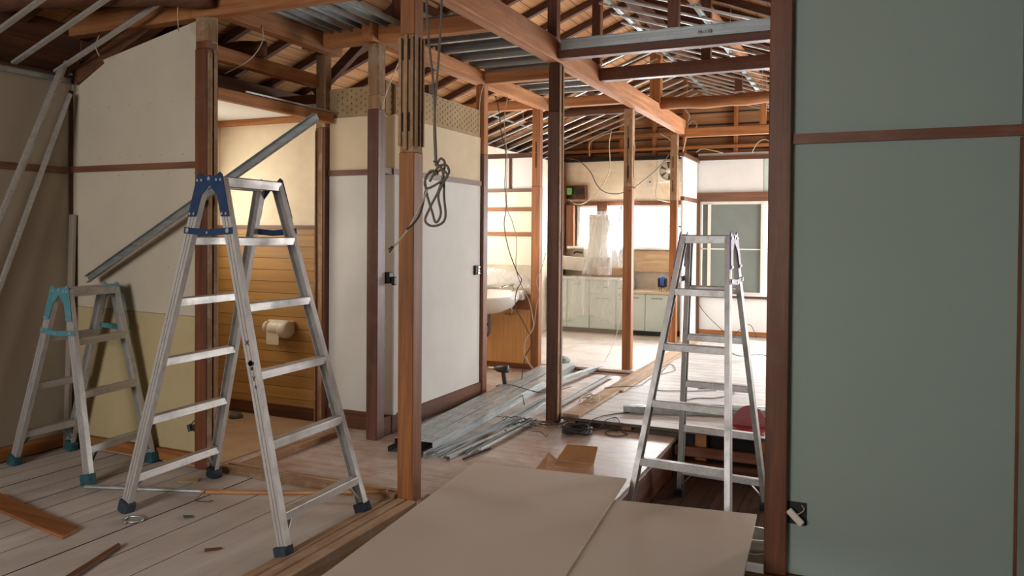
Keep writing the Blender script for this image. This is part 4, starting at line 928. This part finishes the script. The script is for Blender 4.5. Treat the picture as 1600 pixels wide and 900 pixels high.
# washroom cables down to the floor
wire('hanging_wire', 'longer dark wire wandering from the roof past the washbasin to the floor', 'wire', [(-2.933, 6.100, 2.495), (-2.896, 6.100, 2.355), (-2.876, 6.100, 2.189), (-2.832, 6.100, 1.995), (-2.836, 6.100, 1.720), (-2.822, 6.100, 1.544), (-2.839, 6.100, 1.379), (-2.795, 6.100, 1.170), (-2.715, 6.100, 0.980), (-2.672, 6.100, 0.910), (-2.719, 6.100, 0.815), (-2.724, 6.100, 0.678), (-2.627, 6.100, 0.508), (-2.573, 6.100, 0.386), (-2.637, 6.100, 0.245), (-2.665, 6.100, 0.024), (-2.250, 5.200, 0.065)], .0045, CABLED)
wire('hanging_wire', 'paler wire twisting beside the longer dark one near the washbasin', 'wire', [(-2.864, 6.200, 2.507), (-2.869, 6.150, 2.278), (-2.819, 6.100, 1.967), (-2.816, 6.100, 1.555), (-2.767, 6.100, 1.417), (-2.723, 6.100, 1.253), (-2.727, 6.100, 1.034), (-2.690, 6.100, 0.898), (-2.606, 6.100, 0.749), (-2.569, 6.100, 0.603), (-2.562, 6.100, 0.511), (-2.638, 6.100, 0.382), (-2.619, 6.100, 0.246), (-2.559, 6.100, 0.169)], .004, CABLEW)
wire('hanging_wire', 'thin wire curving beside the washroom post', 'wire', [(-2.411, 6.000, 1.151), (-2.450, 6.000, 1.017), (-2.495, 6.000, 0.910), (-2.465, 6.000, 0.804), (-2.493, 6.000, 0.697), (-2.515, 6.000, 0.525), (-2.572, 6.000, 0.436), (-2.606, 6.000, 0.342), (-2.582, 6.000, 0.252), (-2.517, 6.000, 0.171)], .003, CABLEW)
# kitchen cables
kw = 'wire'
wire('swag_cable', 'pale cable draped from the kitchen post to the fuse box', kw, [(-3.748, 10.050, 2.351), (-3.545, 10.000, 2.296), (-3.220, 9.500, 2.111), (-2.968, 9.000, 1.912), (-2.704, 8.500, 1.789), (-2.313, 7.700, 1.722), (-2.060, 7.170, 1.721)], .006, CABLE)
wire('swag_cable', 'pale cable looping below the fuse box and up to the roof', kw, [(-3.706, 10.050, 1.782), (-3.568, 9.950, 1.715), (-3.380, 9.800, 1.733), (-3.139, 9.600, 1.870), (-2.990, 9.500, 2.040), (-2.927, 9.400, 2.199), (-2.906, 9.300, 2.427), (-2.868, 9.250, 2.577)], .006, CABLEW)
wire('swag_cable', 'pale cable running from the kitchen post across to the far post', kw, [(-2.001, 7.200, 1.746), (-2.088, 7.800, 1.847), (-2.129, 8.400, 1.984), (-2.137, 8.900, 2.139), (-2.127, 9.170, 2.268)], .005, CABLE)
wire('swag_cable', 'pale arching cables hung on the rail above the kitchen wall', kw, [(-3.4, 10.0, 2.36), (-3.38, 10.0, 2.55), (-3.1, 10.0, 2.66), (-2.85, 10.0, 2.65), (-2.78, 10.0, 2.5), (-2.78, 10.0, 2.38)], .006, CABLEW)
wire('swag_cable', 'short pale cable arching over the wall top right of the kitchen post', kw, [(-2.45, 10.0, 2.62), (-2.3, 10.0, 2.52), (-2.22, 10.0, 2.36)], .006, CABLEW)
wire('swag_cable', 'pale cable arching above the rear window wall near the dark post', kw, [(-1.30, 10.0, 2.33), (-1.22, 10.0, 2.46), (-1.12, 10.0, 2.48), (-1.02, 10.0, 2.38), (-.95, 10.0, 2.36)], .006, CABLEW)
wire('swag_cable', 'pale cable lying over the beam above the rear window wall', kw, [(-1.98, 10.0, 2.36), (-1.9, 10.0, 2.40), (-1.75, 10.0, 2.37), (-1.65, 10.0, 2.34)], .006, CABLEW)
wire('swag_cable', 'dark bundle of cable tied at the far end of the main beam', kw, [(-2.0, 9.32, 2.3), (-1.96, 9.32, 2.5), (-1.94, 9.32, 2.62), (-1.88, 9.32, 2.66), (-1.84, 9.32, 2.6), (-1.9, 9.32, 2.55), (-1.96, 9.32, 2.6), (-1.93, 9.32, 2.72), (-1.98, 9.32, 2.8)], .008, CABLEW)
wire('swag_cable', 'thin cable dropping from the exhaust fan past the window', kw, [(-2.5, 10.1, 2.0), (-2.52, 10.1, 1.86), (-2.5, 10.1, 1.78), (-2.35, 10.0, 1.74), (-2.2, 9.6, 1.72), (-2.13, 9.19, 1.72)], .004, CABLEW)
wire('swag_cable', 'thin pale wire hanging in front of the kitchen cabinets down to the floor', kw, [(-2.580, 8.800, 0.762), (-2.519, 8.600, 0.556), (-2.449, 8.200, 0.275), (-2.396, 7.800, 0.122), (-2.370, 7.400, -0.015), (-2.142, 6.600, -0.017)], .003, CABLEW)

# ================================================================ WASHBASIN
r = root('washbasin', (-3.3, 6.85, .5), 'white porcelain wall-hung washbasin with taps in the washroom', 'washbasin')
bm = NB(); rings = []
def basin(rx, ryf, z, n=32, back=6.98):
    out = []
    for j in range(n):
        t = 2*math.pi*j/n; x = -3.36+rx*math.cos(t); yy = 6.82+ryf*math.sin(t)
        out.append(bm.verts.new((x, min(yy, back), z+(.03 if yy > 6.9 else 0))))
    return out
lv = [basin(.08, .08, .53), basin(.16, .12, .55), basin(.27, .2, .6), basin(.33, .25, .68), basin(.335, .255, .70), basin(.325, .245, .71), basin(.29, .21, .70), basin(.2, .14, .63), basin(.05, .05, .6)]
for a, b_ in zip(lv, lv[1:]):
    for j in range(32): bm.faces.new((a[j], a[(j+1) % 32], b_[(j+1) % 32], b_[j]))
bm.faces.new(lv[0][::-1]); bm.faces.new(lv[-1])
obj('bowl', bm, PORC, r, smooth=True)
obj('upstand', B(-3.69, -3.03, 6.96, 7.04, .66, .755), PORC, r, bevel=.01)
for x in (-3.45, -3.15):
    t_ = obj('tap', tube(NB(), [(x, 6.97, .74), (x, 6.96, .79), (x-.02, 6.9, .80), (x-.05, 6.84, .79), (x-.06, 6.83, .77)], .012, 8), CHROME, r, smooth=True)
    obj('tap_handle', lathe(NB(), (x, 6.97, .80), [(.01, 0), (.024, .008), (.024, .022), (.008, .028)], 10), CHROME, t_)
obj('trap_pipe', tube(NB(), [(-3.34, 6.85, .54), (-3.34, 6.85, .42), (-3.345, 6.85, .34), (-3.38, 6.85, .31), (-3.42, 6.85, .35), (-3.43, 6.88, .4), (-3.43, 7.03, .4)], .016, 10), plain('grey_drain', (92, 88, 84), .5), r, smooth=True)
obj('supply_pipe', tube(NB(), [(-3.15, 6.95, .66), (-3.15, 6.95, .56), (-3.16, 6.97, .52), (-3.25, 7.03, .51)], .010, 8), CHROME, r, smooth=True)
obj('drain_slot', B(-3.37, -3.33, 6.60, 6.61, .68, .69), BLACK, r)
tag(obj('waste_pipe', tube(NB(), [(-3.415, 6.7, -.019), (-3.415, 6.7, .36)], .022, 12, False), plain('dark_waste_pipe', (60, 54, 52), .6)), 'dark upright waste pipe below the washbasin', 'pipe')
def drape(name, label, fn, nu, nv, mat, thick=.0008):
    bm = NB(); g = [[bm.verts.new(fn(u/nu, v/nv)) for v in range(nv+1)] for u in range(nu+1)]
    for u in range(nu):
        for v in range(nv): bm.faces.new((g[u][v], g[u+1][v], g[u+1][v+1], g[u][v+1]))
    o = obj(name, bm, mat, smooth=True)
    md = o.modifiers.new('thickness', 'SOLIDIFY'); md.thickness = thick
    return tag(o, label, 'plastic sheet')
def dome(u, v):
    t = math.pi*(.0+1.0*u); rr = v
    x = -3.42+.42*rr*math.cos(t)*1.1; z = .78+.19*rr*math.sin(t)
    return (x, 6.9+.1*rr+.015*math.sin(14*u+5*v), z)
drape('plastic_sheet', 'clear crumpled plastic sheet bunched over the washbasin', dome, 24, 8, FILM)

# ================================================================ KITCHEN
def cabinet(x0, x1, z0, z1, label, doors, drawers=(), depth=.42):
    y0 = 9.72
    r = root('base_cabinet', ((x0+x1)/2, y0+depth/2, z0-.07), label, 'cabinet')
    obj('body', B(x0, x1, y0+.018, y0+depth, z0-.01, z1), MINT, r)
    obj('toe_kick', B(x0, x1, y0+.05, y0+depth, .023, z0-.01), BLACK if x0 > -2.8 else plain('grey_kick', (150, 142, 138), .6), r)
    for (a, b_, za, zb) in doors:
        d = obj('door', B(a+.003, b_-.003, y0, y0+.018, za, zb), MINT, r, bevel=.002)
        obj('handle', tube(NB(), [(a+.08, y0, zb-.05), (a+.085, y0-.02, zb-.05), (b_-.085, y0-.02, zb-.05), (b_-.08, y0, zb-.05)], .005, 6, False), CHROME, d)
    for (a, b_, za, zb) in drawers:
        d = obj('drawer', B(a+.003, b_-.003, y0, y0+.018, za, zb), MINT, r, bevel=.002)
        obj('handle', tube(NB(), [(a+.1, y0, (za+zb)/2), (a+.105, y0-.02, (za+zb)/2), (b_-.105, y0-.02, (za+zb)/2), (b_-.1, y0, (za+zb)/2)], .005, 6, False), CHROME, d)
    return r
cabinet(-3.86, -3.6, .09, .72, 'leftmost narrow mint kitchen cabinet, half hidden by the dark post', [(-3.86, -3.6, .09, .71)])
cabinet(-3.598, -3.29, .09, .72, 'mint kitchen cabinet with a plain door under the water heater', [(-3.598, -3.29, .09, .71)])
cabinet(-3.288, -2.80, .09, .72, 'mint kitchen cabinet with two drawers above doors, left of the kitchen post', [(-3.288, -2.93, .09, .53), (-2.93, -2.80, .09, .53)], [(-3.288, -2.93, .535, .71), (-2.93, -2.80, .535, .71)])
cabinet(-2.78, -2.545, .095, .56, 'lower mint cabinet right of the kitchen post', [(-2.78, -2.545, .095, .555)])
cabinet(-2.543, -2.16, .095, .56, 'lower mint cabinet beside the far post, under the laser level', [(-2.543, -2.24, .095, .555), (-2.238, -2.16, .095, .555)])
tag(obj('worktop', B(-3.87, -2.79, 9.69, 10.18, .721, .75), plain('steel_worktop', (196, 192, 186), .35, .6)), 'steel kitchen worktop covered in plastic on the left', 'worktop')
tag(obj('worktop', B(-2.785, -2.15, 9.69, 10.18, .561, .59), plain('dusty_worktop', (206, 186, 158), .7)), 'lower dusty worktop right of the kitchen post', 'worktop')
tag(obj('wood_board', B(-3.32, -2.82, 9.86, 9.90, .751, .88), W_pale('x'), bevel=.002), 'pale board standing on the steel worktop', 'board')
struct('trim_25', B(-2.8, -2.13, 10.175, 10.2, .86, 1.1), wk)
tag(obj('wall_board', B(-2.8, -2.15, 10.14, 10.165, .82, 1.1), wood('stained_ply', (214, 186, 150), (176, 142, 104), 'x', .7, .3, .4)), 'stained plywood strip on the wall above the lower worktop', 'board')
tag(obj('wall_board', B(-2.8, -2.15, 10.166, 10.174, .59, .82), plain('dull_steel_splash', (176, 162, 146), .45, .3)), 'dull metal splashback behind the laser level', 'board')
tag(obj('fallen_shelf', sweep(NB(), (-3.82, 10.0, .93), (-3.45, 10.0, .90), (0, 0, 1), RECT(.18, .08)), plain('white_shelf', (224, 220, 214), .5), bevel=.004), 'white box-like shelf on the kitchen wall under the window', 'shelf')
# heater
r = root('water_heater', (-3.24, 10.03, 1.0), 'white wall water heater wrapped in plastic in front of the kitchen window', 'water heater')
obj('casing', B(-3.38, -3.11, 9.94, 10.12, 1.0, 1.575), plain('heater_white', (222, 218, 210), .4, 0, .02), r, bevel=.012)
obj('seam', B(-3.381, -3.109, 9.938, 9.942, 1.52, 1.526), plain('seam_grey', (150, 146, 140), .6), r)
obj('gas_pipe', tube(NB(), [(-3.2, 10.0, 1.0), (-3.2, 10.0, .9), (-3.25, 10.02, .8), (-3.25, 10.05, .751)], .012, 8), CHROME, r)
obj('mounting_board', B(-3.33, -3.19, 10.13, 10.16, 1.5, 1.74), W_red('z'), r)
obj('mounting_board_support', B(-3.3, -3.2, 10.115, 10.13, 1.1, 1.6), W_red('z'), r)
def skirt(u, v):
    t = math.pi*(1.0+1.0*u)
    rx = .165+.15*v**1.2+.05*math.sin(v*3+u*4)*v; ry = .12+.2*v
    w_ = 1+.16*math.sin(u*19+v*3)*v+.07*math.sin(u*43+v*5)
    return (-3.22+.05*v+rx*w_*math.cos(t), 10.06+ry*w_*math.sin(t), 1.62-.84*v)
drape('plastic_sheet', 'translucent plastic sheet flaring down from the wrapped water heater', skirt, 60, 16, FILM)
def apron(u, v):
    x = -3.8+.98*u
    return (x, 9.69-.03-.012*math.sin(u*40+v*4)-.01*math.sin(u*17), .765-.56*v-.05*v*math.sin(u*9))
drape('plastic_sheet', 'clear plastic sheet hanging down over the mint cabinet doors', apron, 50, 12, FILM2)
def strip(u, v):
    x = -3.0-.12*v+.17*(u-.5)*(1+v*.5)
    return (x, 10.02-.1*v+.02*math.sin(u*12), 1.68-.55*v)
drape('plastic_sheet', 'white plastic strip hanging before the window right of the water heater', strip, 12, 12, film('dense_film', .75))
wire('black_hose', 'black curved hose on the wall right of the water heater', 'hose', [(-2.98, 10.1, 1.1), (-3.0, 10.08, 1.0), (-2.96, 10.08, .93), (-2.86, 10.1, .92)], .009, CABLED)
wire('black_hose', 'short dark tap hose under the left corner of the window', 'hose', [(-3.64, 10.1, 1.05), (-3.6, 10.05, 1.07), (-3.5, 10.05, 1.06)], .011, CABLED)
# fuse box
r = root('fuse_box', (-3.62, 10.15, 1.79), 'open wooden fuse box with green block and breakers on the kitchen wall', 'fuse box')
bm = NB(); box(bm, -3.78, -3.49, 10.19, 10.2, 1.785, 1.985); box(bm, -3.78, -3.49, 10.1, 10.19, 1.785, 1.797); box(bm, -3.78, -3.49, 10.1, 10.19, 1.973, 1.985); box(bm, -3.502, -3.49, 10.1, 10.19, 1.797, 1.973); box(bm, -3.78, -3.768, 10.1, 10.19, 1.797, 1.973)
obj('box_frame', bm, W_red('x'), r)
obj('meter_block', B(-3.765, -3.69, 10.11, 10.18, 1.85, 1.95), plain('leaf_green', (112, 168, 92), .5), r, bevel=.006)
for k in range(6): obj('breaker', B(-3.67+.026*k, -3.65+.026*k, 10.13, 10.18, 1.87, 1.93), BLACK, r)
for k in range(6): obj('copper_wire', tube(NB(), [(-3.66+.026*k, 10.14, 1.87), (-3.662+.026*k, 10.12, 1.835), (-3.66+.026*k, 10.13, 1.80)], .003, 5), plain('copper', (170, 110, 70), .4, .6), r)
# fan
r = root('exhaust_fan', (-2.38, 10.16, 1.99), 'square white exhaust fan with round blades on the kitchen wall', 'fan')
cx_, cz_ = -2.36, 2.15
bm = NB(); n = 32; outer = [(-.155, -.155), (.155, -.155), (.155, .155), (-.155, .155)]
box(bm, cx_-.155, cx_+.155, 10.165, 10.2, cz_-.155, cz_+.155)
obj('frame', bm, plain('fan_cream', (236, 232, 224), .4), r, bevel=.01)
obj('duct_ring', lathe(NB(), (cx_, 10.16, cz_), [(.125, .01), (.135, 0), (.135, -.01), (.125, -.012), (.118, 0)], 32, 'y'), plain('fan_ring', (222, 216, 204), .4), r, smooth=True)
obj('duct_opening', lathe(NB(), (cx_, 10.158, cz_), [(.12, -.001), (.12, .002)], 32, 'y'), plain('duct_dark', (84, 78, 62), .7), r)
for k in range(6):
    a0 = k*math.pi/3; bm = NB()
    prism(bm, [(cx_+rr*math.cos(a0+da), yy, cz_+rr*math.sin(a0+da)) for rr, da, yy in ((.03, -.3, 10.150), (.11, -.28, 10.146), (.115, .12, 10.152), (.11, .42, 10.156), (.03, .5, 10.155))], (0, -.002, 0))
    obj('blade', bm, plain('blade_grey', (190, 182, 160), .4), r)
obj('hub', lathe(NB(), (cx_, 10.15, cz_), [(.035, .006), (.035, -.015), (.02, -.025)], 20, 'y'), plain('hub_white', (236, 232, 226), .35), r, smooth=True)
r = root('switch_plate', (-2.62, 10.195, 1.97), 'small cream switch plate on the wall left of the exhaust fan', 'switch')
obj('plate', B(-2.655, -2.585, 10.188, 10.2, 1.95, 2.07), WHITEP, r, bevel=.003)
obj('rocker', B(-2.63, -2.61, 10.183, 10.188, 2.0, 2.02), BLACK, r)
# laser level
r = root('laser_level', (-2.35, 9.82, .591), 'blue and black laser level on the lower worktop', 'laser level')
obj('body', lathe(NB(), (-2.35, 9.82, .66), [(.03, 0), (.042, .02), (.042, .09), (.03, .12), (.012, .13)], 16), plain('laser_blue', (46, 84, 156), .4), r, smooth=True)
obj('guard', box(box(B(-2.4, -2.39, 9.78, 9.86, .65, .76), -2.31, -2.30, 9.78, 9.86, .65, .76), -2.4, -2.3, 9.78, 9.79, .645, .665), BLACK, r, bevel=.003)
for a in (0, 2.1, 4.2):
    obj('leg', tube(NB(), [(-2.35, 9.82, .65), (-2.35+.045*math.cos(a+.5), 9.82+.045*math.sin(a+.5), .62), (-2.35+.06*math.cos(a+.5), 9.82+.06*math.sin(a+.5), .593)], .006, 6, False), CHROME, r)
tag(obj('light_switch', B(-1.992, -1.985, 9.45, 9.51, .3, .38), BLACK), 'small dark socket low on the white return wall', 'socket')
tag(obj('floor_plug', B(-.86, -.80, 8.05, 8.1, .033, .06), BLACK, bevel=.006), 'small black plug lying on the rear floor beside the dark post', 'plug')
